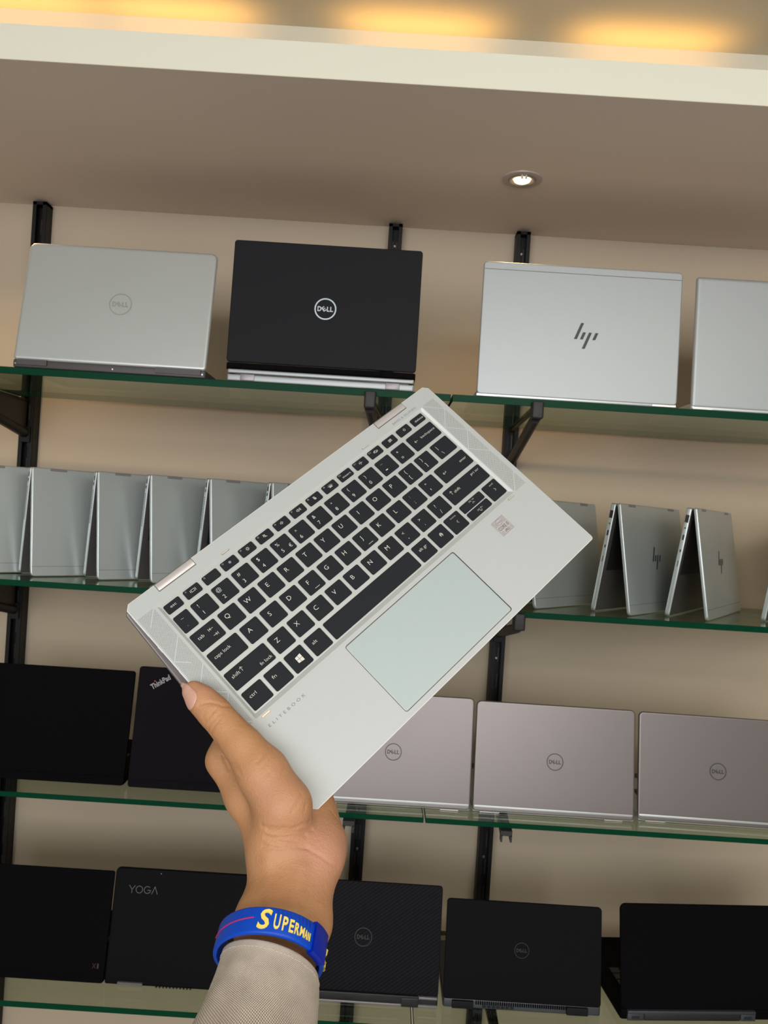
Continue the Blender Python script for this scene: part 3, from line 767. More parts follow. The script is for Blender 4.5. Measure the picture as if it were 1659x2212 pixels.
t, T, lo = open_laptop('laptop', 'large black laptop with a blue-grey hinge bar, turned slightly, bottom right corner', 0.6120, 1.3520, Z4, 0.3300, 0.1660, 0.030, M['deepblack'], M['deepblack'], th=0.0170, gap=0.0175, r=0.010, dep=0.230, yaw=5.1, bevel=0.0018)
mb = MB(); mb.slab(rrect(-0.1545, 0.070, -0.0040, 0.004, 0.0006, 2), 0.0120, 0.0172, roundprof(0.0008, 2)); mb.build('hinge_bar', M['bluegrey'], t)
mb = MB(); mb.slab(rrect(-0.1250, 0.043, -0.0030, 0.004, 0.0006, 2), 0.0005, 0.0118, roundprof(0.0008, 2)); mb.build('hinge_barrel', M['port'], t)
for x0, x1 in ((-0.1545, -0.1262), (0.0442, 0.070)):
    mb = MB(); mb.slab(rrect(x0, x1, -0.0036, 0.004, 0.0006, 2), 0.0008, 0.0118, roundprof(0.0008, 2)); mb.build('hinge', M['bluegrey'], t)
    mb = MB(); mb.box((x0 + x1) / 2 - 0.007, (x0 + x1) / 2 + 0.006, -0.0042, -0.003, 0.004, 0.0085); mb.build('port', M['port'], t)

# ------------------------------------------------------------------ the laptop in the hand (millimetre layout, u right, v towards the front edge)
MM = 0.001
HM = Matrix(((0.66680974 * MM, -0.73547263 * MM, 0.12018644 * MM, -0.14882543),
             (0.42375552 * MM, 0.24153743 * MM, -0.87297819 * MM, 0.56470906),
             (0.61302204 * MM, 0.63304003 * MM, 0.4727201 * MM, ZC - 0.08737837),
             (0, 0, 0, 1)))
# the root stands at the laptop itself in metres; parts are authored in mm and scaled into it
loc = HM.to_translation(); rotm = Matrix([[HM[i][j] * 1000 for j in range(3)] for i in range(3)])
ROOT = Matrix.Translation(loc) @ rotm.to_quaternion().to_matrix().to_4x4()
hl = empty('held_laptop', matrix=ROOT)
tag(hl, 'open silver laptop held up diagonally by a hand, dark keyboard and touchpad facing the viewer', 'laptop')
S = Matrix.Scale(MM, 4)
def UV(outl): return outl
def rr(u0, u1, v0, v1, r, seg=5, radii=None):
    return rrect(u0, u1, -v1, -v0, r, seg, radii)
U0, U1, V0, V1 = -16.5, 297.3, -29.0, 166.0
def body_outline(ins=0.0):
    i = ins
    c = 3.9 - i * 0.4; q = 2.6
    pts = [(U0 + i, -(V0 + i) - c), (U0 + c * 0.95 + i, -(V0 + i)), (U1 - c * 0.95 - i, -(V0 + i)), (U1 - i, -(V0 + i) - c)]
    # front corners, rounded
    fr = []
    for k in range(6):
        a = math.radians(0 - 90 * k / 5)
        fr.append((U1 - q + (q - i) * math.cos(a), -(V1 - q) + (q - i) * math.sin(a)))
    for k in range(6):
        a = math.radians(-90 - 90 * k / 5)
        fr.append((U0 + q + (q - i) * math.cos(a), -(V1 - q) + (q - i) * math.sin(a)))
    out = pts + fr
    return list(reversed(out))
# lower shell with a bright chamfered rim
mb = MB()
rings = [[(x, y, z) for x, y in body_outline(i)] for i, z in ((4.0, -9.2), (1.6, -8.6), (0.5, -6.8), (0.25, -3.4), (0.25, -0.85))]
mb.loft(rings, 0, False, False, S)
mb.add(rings[0], [tuple(reversed(range(len(rings[0]))))], 0, False, S)
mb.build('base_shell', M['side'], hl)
mb = MB()
mb.loft([[(x, y, z) for x, y in body_outline(i)] for i, z in ((0.25, -0.85), (0.0, -0.62), (0.0, -0.45), (0.55, 0.0))], 0, False, False, S)
mb.build('edge_chamfer', M['chamfer'], hl, label='bright polished edge')
# deck with openings for keyboard well and touchpad
WELL = rr(0.9, 277.6, -14.4, 94.0, 1.2, 3)(0)
PADO = rr(80.9, 198.2, 97.3, 161.4, 2.0, 4)(0)
bm = bmesh.new()
def loop(bm, pts):
    vs = [bm.verts.new((x * MM, y * MM, 0)) for x, y in pts]
    return [bm.edges.new((vs[i], vs[(i + 1) % len(vs)])) for i in range(len(vs))]
edges = loop(bm, body_outline(0.55)) + loop(bm, WELL) + loop(bm, PADO)
bmesh.ops.triangle_fill(bm, use_beauty=True, use_dissolve=False, edges=edges)
for f in bm.faces:
    if f.normal.z < 0: f.normal_flip()
me = bpy.data.meshes.new('deck'); bm.to_mesh(me); bm.free(); me.materials.append(M['deck'])
o = bpy.data.objects.new('deck', me); COL.objects.link(o); o.parent = hl
# keyboard well: sloped walls and floor
mb = MB()
mb.loft([[(x, y, 0.0) for x, y in rr(0.9, 277.6, -14.4, 94.0, 1.2, 3)(0)], [(x, y, -1.5) for x, y in rr(3.0, 275.4, -12.1, 90.6, 0.6, 3)(0)]], 0, False, False, S)
mb.add([(x, y, -1.5) for x, y in rr(3.0, 275.4, -12.1, 90.6, 0.6, 3)(0)], [tuple(range(16))], 0, False, S)
mb.build('keyboard_well', M['well'], hl)
mb = MB()
mb.loft([[(x, y, 0.0) for x, y in PADO], [(x, y, -1.0) for x, y in PADO]], 0, False, False, S)
mb.add([(x, y, -1.0) for x, y in PADO], [tuple(range(len(PADO)))], 0, False, S)
mb.build('touchpad_groove', M['groove'], hl)
mb = MB(); mb.slab(rr(81.5, 197.6, 97.9, 160.8, 1.6, 4), -0.9, -0.22, [(0.25, 0), (0, 0.25)], 0, 1, T=S)
mb.build('touchpad', [M['pad'], M['chamfer']], hl)

# keys
def legend_icon(kind):
    """strokes in mm around 0,0 (x right, y up)"""
    I = {
     'display': [[(-2.3, -1), (-2.3, 1)], [(2.3, -1), (2.3, 1)], [(-1.4, -0.9), (1.4, -0.9), (1.4, 0.9), (-1.4, 0.9), (-1.4, -0.9)]],
     'dim': [[(0.5 * math.cos(a), 0.5 * math.sin(a)), (1.0 * math.cos(a), 1.0 * math.sin(a))] for a in [PI / 4 * i for i in range(8)]],
     'bright': [[(0.6 * math.cos(a), 0.6 * math.sin(a)), (1.5 * math.cos(a), 1.5 * math.sin(a))] for a in [PI / 4 * i for i in range(8)]],
     'mute': [[(-1.4, -0.5), (-0.7, -0.5), (0.1, -1.2), (0.1, 1.2), (-0.7, 0.5), (-1.4, 0.5), (-1.4, -0.5)], [(-1.3, 1.4), (1.2, -1.4)]],
     'voldown': [[(-1.4, -0.5), (-0.7, -0.5), (0.1, -1.2), (0.1, 1.2), (-0.7, 0.5), (-1.4, 0.5), (-1.4, -0.5)], [(0.8, -0.5), (1.0, 0), (0.8, 0.5)]],
     'volup': [[(-1.6, -0.5), (-0.9, -0.5), (-0.1, -1.2), (-0.1, 1.2), (-0.9, 0.5), (-1.6, 0.5), (-1.6, -0.5)], [(0.5, -0.5), (0.7, 0), (0.5, 0.5)], [(1.1, -0.9), (1.4, 0), (1.1, 0.9)], [(1.8, -1.2), (2.1, 0), (1.8, 1.2)]],
     'mic': [[(-0.4, -0.4), (-0.4, 1.2), (0.4, 1.2), (0.4, -0.4), (-0.4, -0.4)], [(-0.9, 0.1), (-0.8, -0.8), (0.8, -0.8), (0.9, 0.1)], [(0, -0.8), (0, -1.4)], [(-0.6, -1.4), (0.6, -1.4)], [(-1.2, 1.3), (1.2, -1.3)]],
     'light': [[(-1.3, -1.2), (1.3, -1.2), (1.3, 0.2), (-1.3, 0.2), (-1.3, -1.2)], [(-0.8, -0.3), (0.8, -0.3)], [(-0.8, -0.8), (0.8, -0.8)], [(0, 0.9), (0, 1.4)], [(-1.0, 0.8), (-1.3, 1.3)], [(1.0, 0.8), (1.3, 1.3)], [(-1.8, 0.2), (-2.3, 0.4)], [(1.8, 0.2), (2.3, 0.4)]],
     'plane': [[(-1.6, 0), (1.4, 0)], [(0.2, 0.1), (-0.6, 1.5)], [(0.2, -0.1), (-0.6, -1.5)], [(-1.3, 0), (-1.7, 0.7)], [(-1.3, 0), (-1.7, -0.7)], [(0.9, 0), (0.2, 0.1)]],
     'diamond': [[(-1.1, 0), (0, 1.1), (1.1, 0), (0, -1.1), (-1.1, 0)], [(-1.3, 0.9), (-2.2, 0), (-1.3, -0.9)], [(1.3, 0.9), (2.2, 0), (1.3, -0.9)], [(-0.6, 1.1), (-1.4, 0.3)], [(0.6, -1.1), (1.4, -0.3)]],
     'privacy': [[(-1.4, -0.9), (1.4, -0.9), (1.4, 1.0), (-1.4, 1.0), (-1.4, -0.9)], [(-0.5, -0.6), (-0.5, 0.5), (0.6, 0.5), (0.6, -0.6)], [(-1.3, -1.4), (1.3, 1.4)]],
     'power': [[(0, 0.2), (0, 1.4)]] + [[(1.0 * math.cos(a), 1.0 * math.sin(a)), (1.0 * math.cos(a + 0.5), 1.0 * math.sin(a + 0.5))] for a in [math.radians(125) + 0.5 * i for i in range(10)]],
     'left': [[(1.6, 0), (-1.6, 0)], [(-0.5, 1.0), (-1.6, 0), (-0.5, -1.0)]],
     'enter': [[(1.6, 1.2), (1.6, 0), (-1.6, 0)], [(-0.5, 1.0), (-1.6, 0), (-0.5, -1.0)]],
     'up': [[(0, -1.7), (0, 1.7)], [(-1.2, 0.5), (0, 1.7), (1.2, 0.5)]],
     'tabl': [[(1.8, 0), (-1.2, 0)], [(-0.2, 0.9), (-1.2, 0), (-0.2, -0.9)], [(-1.9, 1.0), (-1.9, -1.0)]],
     'tabr': [[(-1.8, 0), (1.2, 0)], [(0.2, 0.9), (1.2, 0), (0.2, -0.9)], [(1.9, 1.0), (1.9, -1.0)]],
     'gt': [[(-0.6, 1.2), (0.6, 0), (-0.6, -1.2)]], 'lt': [[(0.6, 1.2), (-0.6, 0), (0.6, -1.2)]],
     'chevu': [[(-1.1, -0.5), (0, 0.6), (1.1, -0.5)]], 'chevd': [[(-1.1, 0.5), (0, -0.6), (1.1, 0.5)]],
     'homebar': [[(-2.1, 0), (2.1, 0)]],
    }
    return I[kind]
P_ = 18.7
keys = []   # (u0,u1,v0,v1,[legend items])
def key(u0, u1, v0, v1, *items): keys.append((u0, u1, v0, v1, items))
def icon(k, u, v, dim=False, sc=1.0): return ('icon', k, u, v, dim, sc)
def txt(s, u, v, h, w=None, dim=False): return ('text', s, u, v, h, w, dim)     # centre
fn_i = [None, ('display', 'f1'), (None, 'f2'), ('dim', 'f3'), ('bright', 'f4'), ('mute', 'f5'), ('voldown', 'f6'), ('volup', 'f7'), ('mic', 'f8'), ('light', 'f9'), ('insert', 'f10'), ('plane', 'f11'), ('diamond', 'f12'), ('privacy', None), ('power', None)]
key(3.9, 17.3, -11.4, -3.8, txt('esc', 10.5, -7.6, 2.2, 5.0))
for i in range(1, 15):
    u = 3.9 + 17.02 * i; it = []
    ic, fl = fn_i[i]
    if fl: it.append(txt(fl, u + 1.9, -9.7, 1.35, None, True))
    if ic == 'insert': it.append(txt('insert', u + 7.2, -6.8, 1.7, 8.4))
    elif ic: it.append(icon(ic, u + 7.0, -7.7))
    key(u, u + 13.3, -11.3, -3.9, *it)
key(259.2, 272.8, -11.3, -4.1, txt('delete', 266.8, -7.5, 2.0, 9.4))
key(3.7, 15.7, 0, 14.9, txt('~', 8.7, 4.6, 2.0, 2.2), txt('`', 8.5, 11.4, 2.4))
num = '1!2@3#4$5%6^7&8*9(0)-_=+'
for k in range(1, 13):
    u = P_ * k + 0.1
    d_, s_ = num[2 * (k - 1)], num[2 * (k - 1) + 1]
    it = [txt(d_, u + 4.5, 10.7, 3.1 if d_.isdigit() else None, None if d_.isdigit() else 2.2), txt(s_, u + 4.2, 4.3, None if s_ in '_^*' else 3.0, {'_': 2.2, '^': 1.6, '*': 1.3}.get(s_))]
    if d_ == '5': it.append(txt('\u20ac', u + 12.0, 10.8, 3.0))
    key(u, u + 15.4, 0.1, 14.9, *it)
key(243.3, 273.1, -0.1, 14.7, txt('backspace', 262.8, 7.1, 2.2, 16.2), icon('left', 248.9, 7.0))
key(3.8, 25.3, 18.3, 33.2, txt('tab', 9.9, 23.9, 2.6, 5.0), icon('tabl', 18.8, 23.6), icon('tabr', 19.2, 29.1))
q = 'QWERTYUIOP'
for k in range(1, 13):
    u = P_ * (k + 0.522)
    if k <= 10: it = [txt(q[k - 1], u + 5.2, 18.4 + 5.7, 3.6)]
    else: it = [txt({11: '{', 12: '}'}[k], u + 4.8, 22.6, 3.2), txt({11: '[', 12: ']'}[k], u + 5.0, 28.6, 3.2)]
    key(u, u + 15.5, 18.4, 33.3, *it)
key(253.8, 273.1, 18.1, 33.1, txt('|', 257.6, 23.2, 3.2), txt('\\', 259.0, 29.2, 3.2))
key(4.1, 30.3, 36.8, 51.8, txt('caps lock', 14.2, 42.6, 2.6, 13.8))
q = 'ASDFGHJKL'
for k in range(1, 12):
    u = P_ * (k + 0.7875)
    if k <= 9: it = [txt(q[k - 1], u + 5.3, 42.5, 3.6)]
    else: it = [txt({10: ':', 11: '"'}[k], u + 4.6, 41.0, {10: 2.6, 11: None}[k], {10: None, 11: 1.2}[k]), txt({10: ';', 11: "'"}[k], u + 4.8, 47.3, {10: 3.0, 11: None}[k], {10: None, 11: 0.5}[k])]
    if k in (4, 7): it.append(icon('homebar', u + 8.6, 49.6, True))
    key(u, u + 15.5, 36.8, 51.8, *it)
key(239.6, 273.9, 36.6, 51.6, txt('enter', 267.2, 44.4, 2.2, 7.8), icon('enter', 245.3, 43.9))
key(3.9, 39.8, 55.6, 70.4, txt('shift', 10.7, 61.0, 2.6, 6.8), icon('up', 16.2, 60.4), txt('fn lock', 33.1, 66.9, 2.5, 10.2))
q = 'ZXCVBNM'
for k in range(1, 11):
    u = P_ * (k + 1.3098)
    if k <= 7: it = [txt(q[k - 1], u + 5.2, 61.2, 3.6)]
    else:
        a, b = {8: ('<', ','), 9: ('>', '.'), 10: ('?', '/')}[k]
        it = [txt(a, u + 4.8, 60.4, 3.1 if a == '?' else None, None if a == '?' else 1.9), txt(b, u + 5.6, 66.7, 3.6 if b == '/' else None, None if b == '/' else 0.55)]
    key(u, u + 15.5, 55.5, 70.4, *it)
key(230.2, 274.0, 55.5, 70.4, txt('shift', 241.8, 61.4, 2.4, 6.6), icon('up', 235.9, 60.5), txt('prt scr', 266.0, 59.5, 2.2, 9.6))
key(4.2, 21.1, 74.0, 89.5, txt('ctrl', 10.3, 79.6, 2.6, 5.6))
key(24.1, 40.0, 74.0, 89.5, txt('fn', 29.4, 79.8, 2.6, 3.4))
key(42.9, 58.6, 73.9, 89.5, ('win',))
key(61.9, 77.7, 73.9, 89.4, txt('alt', 67.5, 79.9, 2.5, 4.3))
key(80.8, 171.1, 73.9, 89.4)
key(174.4, 190.0, 73.8, 89.3, txt('alt gr', 182.0, 79.9, 2.5, 8.3))
key(193.2, 208.9, 73.8, 89.3, ('finger',))
key(211.7, 227.5, 73.9, 89.4, txt('home', 220.3, 76.5, 1.6, 6.0, True), icon('lt', 220.6, 81.9))
key(230.8, 255.5, 73.9, 81.2, txt('pg up', 243.7, 75.9, 1.5, 6.0, True), icon('chevu', 243.9, 78.2))
key(231.0, 255.4, 82.3, 89.6, txt('pg dn', 243.8, 85.6, 1.5, 5.9, True), icon('chevd', 243.7, 87.4))
key(258.5, 274.2, 73.8, 89.5, txt('end', 267.3, 76.5, 1.6, 4.2, True), icon('gt', 267.2, 81.8))
for u0, u1, v0, v1, items in keys:
    cx_, cy_ = (u0 + u1) / 2, -(v0 + v1) / 2
    km = Matrix.Translation((cx_ * MM, cy_ * MM, 0))
    hw, hh = (u1 - u0) / 2, (v1 - v0) / 2
    mb = MB(); mb.slab(rrect(-hw, hw, -hh, hh, 1.15, 4), -1.45, 0.0, [(0.50, 0), (0.22, 0.12), (0, 0.45)], bottom_prof=[(0.1, 0), (0, 0.1)], T=S)
    ko = mb.build('key', M['key'], hl, km)
    if items:
        mb = MB(); Z_ = 0.03
        for it in items:
            if it[0] == 'text':
                _, s_, u, v, h, w, dim = it
                put_text(mb, s_, u - cx_, -v - cy_, Z_, h=h, w=w, mi=1 if dim else 0, T=S, align='C', bold=-0.010)
            elif it[0] == 'icon':
                _, kk, u, v, dim, sc = it
                for st in legend_icon(kk): stroke(mb, [(u - cx_ + p[0] * sc, -v - cy_ + p[1] * sc) for p in st], 0.26 if not dim else 0.4, Z_, 1 if dim else 0, S)
            elif it[0] == 'win':
                wx, wy = 51.2 - cx_, -82.0 - cy_
                for a, b in ((0, 0), (1, 0), (0, 1), (1, 1)):
                    x0, x1 = (-2.4, -0.12) if a == 0 else (0.12, 2.6)
                    sl = 0.13
                    y0, y1 = (-2.3, -0.12) if b == 0 else (0.12, 2.3)
                    f_ = lambda x, y: (wx + x, wy + y * (1 + sl * (x + 2.4) / 2.5), Z_)
                    mb.add([f_(x0, y0), f_(x1, y0), f_(x1, y1), f_(x0, y1)], [(0, 1, 2, 3)], 0, False, S)
            elif it[0] == 'finger':
                fx, fy = 201.7 - cx_, -81.2 - cy_
                for i, r_ in enumerate((0.35, 0.75, 1.15, 1.55)):
                    pts = [(fx + r_ * math.cos(a) * 0.85, fy + r_ * math.sin(a) * 1.1) for a in np.linspace(-0.6 - i * .2, PI + 0.6 + i * .1, 14)]
                    stroke(mb, pts, 0.24, Z_, 0, S)
        mb.build('legend', [M['legend'], M['dimlegend']], ko)

# speaker grilles: quincunx holes broken by zig-zag bands
def grille(u0, u1, zig):
    mb = MB(); st = 0.655
    nu = int((u1 - u0) / st); nv = int(109.2 / st)
    for j in range(nv + 1):
        for i in range(nu + 1):
            if (i + j) % 2: continue
            u = u0 + i * st; v = -14.6 + j * st
            if zig(u, v): continue
            mb.add([(u + 0.265 * math.cos(a), -v + 0.265 * math.sin(a), 0.02) for a in [PI / 3 * k for k in range(6)]], [tuple(range(6))], 0, False, S)
    return mb
def zigR(u, v):
    x = (u - 278.8) / 13.6
    s = ((v + 14.6) / 13.65) % 2.0
    tri = s if s < 1 else 2 - s
    return abs(tri - x) < 0.036
def zigL(u, v):
    x = (u + 14.6) / 13.4
    s = ((v + 14.6) / 13.65) % 2.0
    tri = s if s < 1 else 2 - s
    return abs((1 - tri) - x) < 0.036
grille(-14.6, -1.0, zigL).build('speaker_grille', M['hole'], hl)
grille(278.8, 292.4, zigR).build('speaker_grille', M['hole'], hl)

# hinges
for u0, u1 in ((9.8, 42.0), (233.2, 266.2)):
    mb = MB()
    mb.box(u0 - 0.5, u1 + 0.5, 22.1, 29.2, -3.0, 0.03, 0, S); mb.build('hinge_recess', M['groove'], hl)
    mb = MB()
    ys = [(29.4, -4.2), (29.8, -2.2), (29.4, -0.8), (28.4, 0.15), (26.4, 0.55), (24.4, 0.35), (22.9, 0.10), (22.7, -2.0)]
    mb.loft([[(u0, y, z) for y, z in ys], [(u1, y, z) for y, z in ys]], 0, True, True, S)
    mb.build('hinge', M['hinge'], hl)
# rubber spacers
for u0, u1, v, br in ((4.4, 12.1, 95.9, 1), (267.8, 275.2, 95.9, 0), (61.2, 68.4, -16.4, 0), (208.0, 215.0, -16.4, 0)):
    hgt = 0.85 if br else 0.6
    mb = MB()
    mb.slab(rr(u0, u1, v - hgt, v + hgt, hgt * 0.8, 4), 0.0, 0.12, [(0.05, 0), (0, 0.05)], T=S); r_ = mb.build('rubber_spacer', M['bronze'] if br else M['print'], hl)
    mb = MB(); mb.slab(rr(u0 + 0.28, u1 - 0.28, v - hgt + 0.28, v + hgt - 0.28, hgt * 0.6, 4), 0.1, 0.55, [(0.15, 0), (0, 0.15)], T=S); mb.build('rubber_insert', M['bumper'], r_)
# lettering on the deck
mb = MB()
put_text(mb, 'ELITEBOOK', 4.4, -104.6, 0.02, h=2.15, w=32.4, T=S, bold=-0.008, space=1.75)
mb.build('deck_lettering', M['print'], hl)
mb = MB(); put_text(mb, 'BANG & OLUFSEN', 245.6, 16.8, 0.02, h=1.95, w=27.4, T=S, bold=-0.008, space=1.1)
mb.build('speaker_lettering', M['print'], hl)
# processor sticker
mb = MB(); mb.slab(rr(239.2, 253.6, 101.2, 115.6, 0.5, 3), 0.0, 0.10, [(0.05, 0), (0, 0.05)], T=S); stk = mb.build('processor_sticker', M['sticker'], hl)
mb = MB()
n = 15
for i in range(n):
    y = -101.7 - i * 0.97
    blk = [(239.6, 253.2)]
    if 1 <= i <= 5: blk = [(239.6, 242.4), (249.6, 253.2)]
    if 6 <= i <= 10: blk = [(239.6, 240.6), (252.6, 253.2)]
    if 11 <= i <= 13: blk = [(239.6, 243.4), (250.6, 253.2)]
    for a, b in blk: mb.add([(a, y - 0.13, 0.13), (b, y - 0.13, 0.13), (b, y + 0.13, 0.13), (a, y + 0.13, 0.13)], [(0, 1, 2, 3)], 0, False, S)
put_text(mb, 'intel', 246.2, -104.4, 0.14, w=5.0, h=2.0, T=S, align='C', bold=0.0)
E_ = Matrix.Translation((246.2, -104.4, 0)) @ Matrix.Rotation(math.radians(12), 4, 'Z') @ Matrix.Scale(1.35, 4, (1, 0, 0))
ring2d(mb, 0, 0, 2.35, 2.65, 0.14, 30, 0, S @ E_, a0=0.5, a1=6.0)
put_text(mb, 'CORE i5', 246.6, -109.5, 0.14, w=11.2, h=2.9, T=S, align='C', bold=0.03)
put_text(mb, 'vPRO', 247.0, -113.4, 0.14, w=5.6, h=2.2, T=S, align='C', bold=0.03)
mb.build('sticker_print', M['stickerline'], stk)

# side details on the left flank (seen under the edge)
mb = MB()
for v0, v1, z in ((-20.5, -0.5, -2.6), (9.0, 14.5, -3.6), (33.0, 44.0, -2.8), (50, 62, -3)):
    mb.box(U0 - 0.06, U0 + 0.6, -v1, -v0, z - 0.45, z + 0.45, 0, S)
mb.build('side_port', M['hinge'], hl)

# lid swung round behind the base
LA = math.radians(19.5)
LT = Matrix.Translation((0, 26.5 * MM, -9.4 * MM)) @ Matrix.Rotation(LA, 4, 'X')
# lid frame: x = u, y = towards the hinge, z = out of the base bottom side; panel runs to -y
mb = MB()
mb.slab(rrect(-17.6, 298.4, -193.0, 1.5, 4.0, 4, (5, 3, 3, 5)), -4.9, -0.5, [(0.8, 0), (0.3, 0.25), (0, 0.8)], 0, T=LT @ S)
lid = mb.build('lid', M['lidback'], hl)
mb = MB(); mb.slab(rrect(-15.0, 296.0, -189, -4, 3, 3), -5.1, -4.85, T=LT @ S); mb.build('screen', M['screen'], lid)
mb = MB()
mb.add([(-17.75, -190, -2.9), (-17.75, -1, -2.9), (-17.75, -1, -2.2), (-17.75, -190, -2.2)], [(0, 1, 2, 3)], 0, False, LT @ S); mb.build('lid_edge', M['chamfer'], lid, label='bright lid edge')

# ------------------------------------------------------------------ the arm and hand (coordinates relative to the lens height)
# tapered limb segments: end point, radius, end point, radius (metres)
HAND_PRIMS = [
    (-0.1216, 0.5361, -0.1282, 0.0080, -0.1144, 0.5330, -0.1335, 0.0094),
    (-0.1144, 0.5330, -0.1335, 0.0094, -0.1048, 0.5294, -0.1404, 0.0104),
    (-0.1048, 0.5294, -0.1404, 0.0104, -0.0941, 0.5250, -0.1493, 0.0106),
    (-0.0941, 0.5250, -0.1493, 0.0106, -0.0829, 0.5203, -0.1586, 0.0125),
    (-0.0829, 0.5203, -0.1586, 0.0125, -0.0685, 0.5137, -0.1725, 0.0165),
    (-0.0685, 0.5137, -0.1725, 0.0165, -0.0528, 0.5050, -0.1904, 0.0180),
    (-0.0528, 0.5050, -0.1904, 0.0180, -0.0539, 0.5039, -0.2174, 0.0175),
    (-0.0999, 0.5440, -0.1761, 0.0120, -0.0810, 0.5295, -0.1951, 0.0135),
    (-0.0810, 0.5295, -0.1951, 0.0135, -0.0616, 0.5140, -0.2117, 0.0155),
    (-0.0616, 0.5140, -0.2117, 0.0155, -0.0539, 0.5039, -0.2174, 0.0170),
    (-0.0576, 0.5258, -0.2162, 0.0140, -0.0760, 0.5517, -0.1828, 0.0120),
    (-0.0455, 0.5287, -0.2182, 0.0140, -0.0573, 0.5564, -0.1831, 0.0120),
    (-0.0356, 0.5294, -0.2194, 0.0150, -0.0384, 0.5537, -0.1908, 0.0120),
    (-0.0299, 0.5193, -0.2185, 0.0175, -0.0342, 0.5359, -0.2079, 0.0145),
    (-0.0342, 0.5359, -0.2079, 0.0145, -0.0397, 0.5535, -0.1908, 0.0115),
    (-0.0570, 0.5203, -0.2139, 0.0140, -0.0359, 0.5238, -0.2171, 0.0140),
    (-0.0999, 0.5440, -0.1761, 0.0115, -0.0967, 0.5616, -0.1497, 0.0100),
    (-0.0967, 0.5616, -0.1497, 0.0100, -0.0832, 0.5751, -0.1272, 0.0086),
    (-0.0832, 0.5751, -0.1272, 0.0086, -0.0720, 0.5841, -0.1113, 0.0076),
    (-0.0760, 0.5517, -0.1828, 0.0115, -0.0802, 0.5673, -0.1551, 0.0100),
    (-0.0802, 0.5673, -0.1551, 0.0100, -0.0665, 0.5771, -0.1299, 0.0090),
    (-0.0665, 0.5771, -0.1299, 0.0090, -0.0533, 0.5853, -0.1138, 0.0080),
    (-0.0573, 0.5564, -0.1831, 0.0110, -0.0572, 0.5704, -0.1594, 0.0095),
    (-0.0572, 0.5704, -0.1594, 0.0095, -0.0395, 0.5790, -0.1353, 0.0085),
    (-0.0395, 0.5790, -0.1353, 0.0085, -0.0256, 0.5860, -0.1207, 0.0076),
    (-0.0384, 0.5537, -0.1908, 0.0105, -0.0361, 0.5656, -0.1716, 0.0085),
    (-0.0361, 0.5656, -0.1716, 0.0085, -0.0195, 0.5714, -0.1523, 0.0076),
    (-0.0195, 0.5714, -0.1523, 0.0076, -0.0071, 0.5771, -0.1396, 0.0070),
    (-0.0539, 0.5039, -0.2174, 0.0175, -0.0543, 0.5060, -0.2251, 0.0170),
    (-0.0299, 0.5193, -0.2185, 0.0175, -0.0308, 0.5080, -0.2227, 0.0170),
    (-0.0543, 0.5060, -0.2251, 0.0170, -0.0308, 0.5080, -0.2227, 0.0170),
    (-0.0543, 0.5060, -0.2251, 0.0165, -0.0566, 0.4720, -0.2466, 0.0165),
    (-0.0308, 0.5080, -0.2227, 0.0170, -0.0337, 0.4740, -0.2476, 0.0162),
    (-0.0566, 0.4720, -0.2466, 0.0160, -0.0337, 0.4740, -0.2476, 0.0160),
    (-0.0566, 0.4720, -0.2466, 0.0165, -0.0558, 0.4250, -0.2645, 0.0145),
    (-0.0337, 0.4740, -0.2476, 0.0162, -0.0396, 0.4270, -0.2659, 0.0145),
    (-0.0558, 0.4250, -0.2645, 0.0145, -0.0556, 0.3750, -0.2709, 0.0140),
    (-0.0396, 0.4270, -0.2659, 0.0145, -0.0428, 0.3770, -0.2715, 0.0140),
    (-0.0558, 0.4250, -0.2645, 0.0140, -0.0396, 0.4270, -0.2659, 0.0140),
    (-0.0420, 0.5000, -0.2223, 0.0140, -0.0446, 0.4660, -0.2428, 0.0140),
]
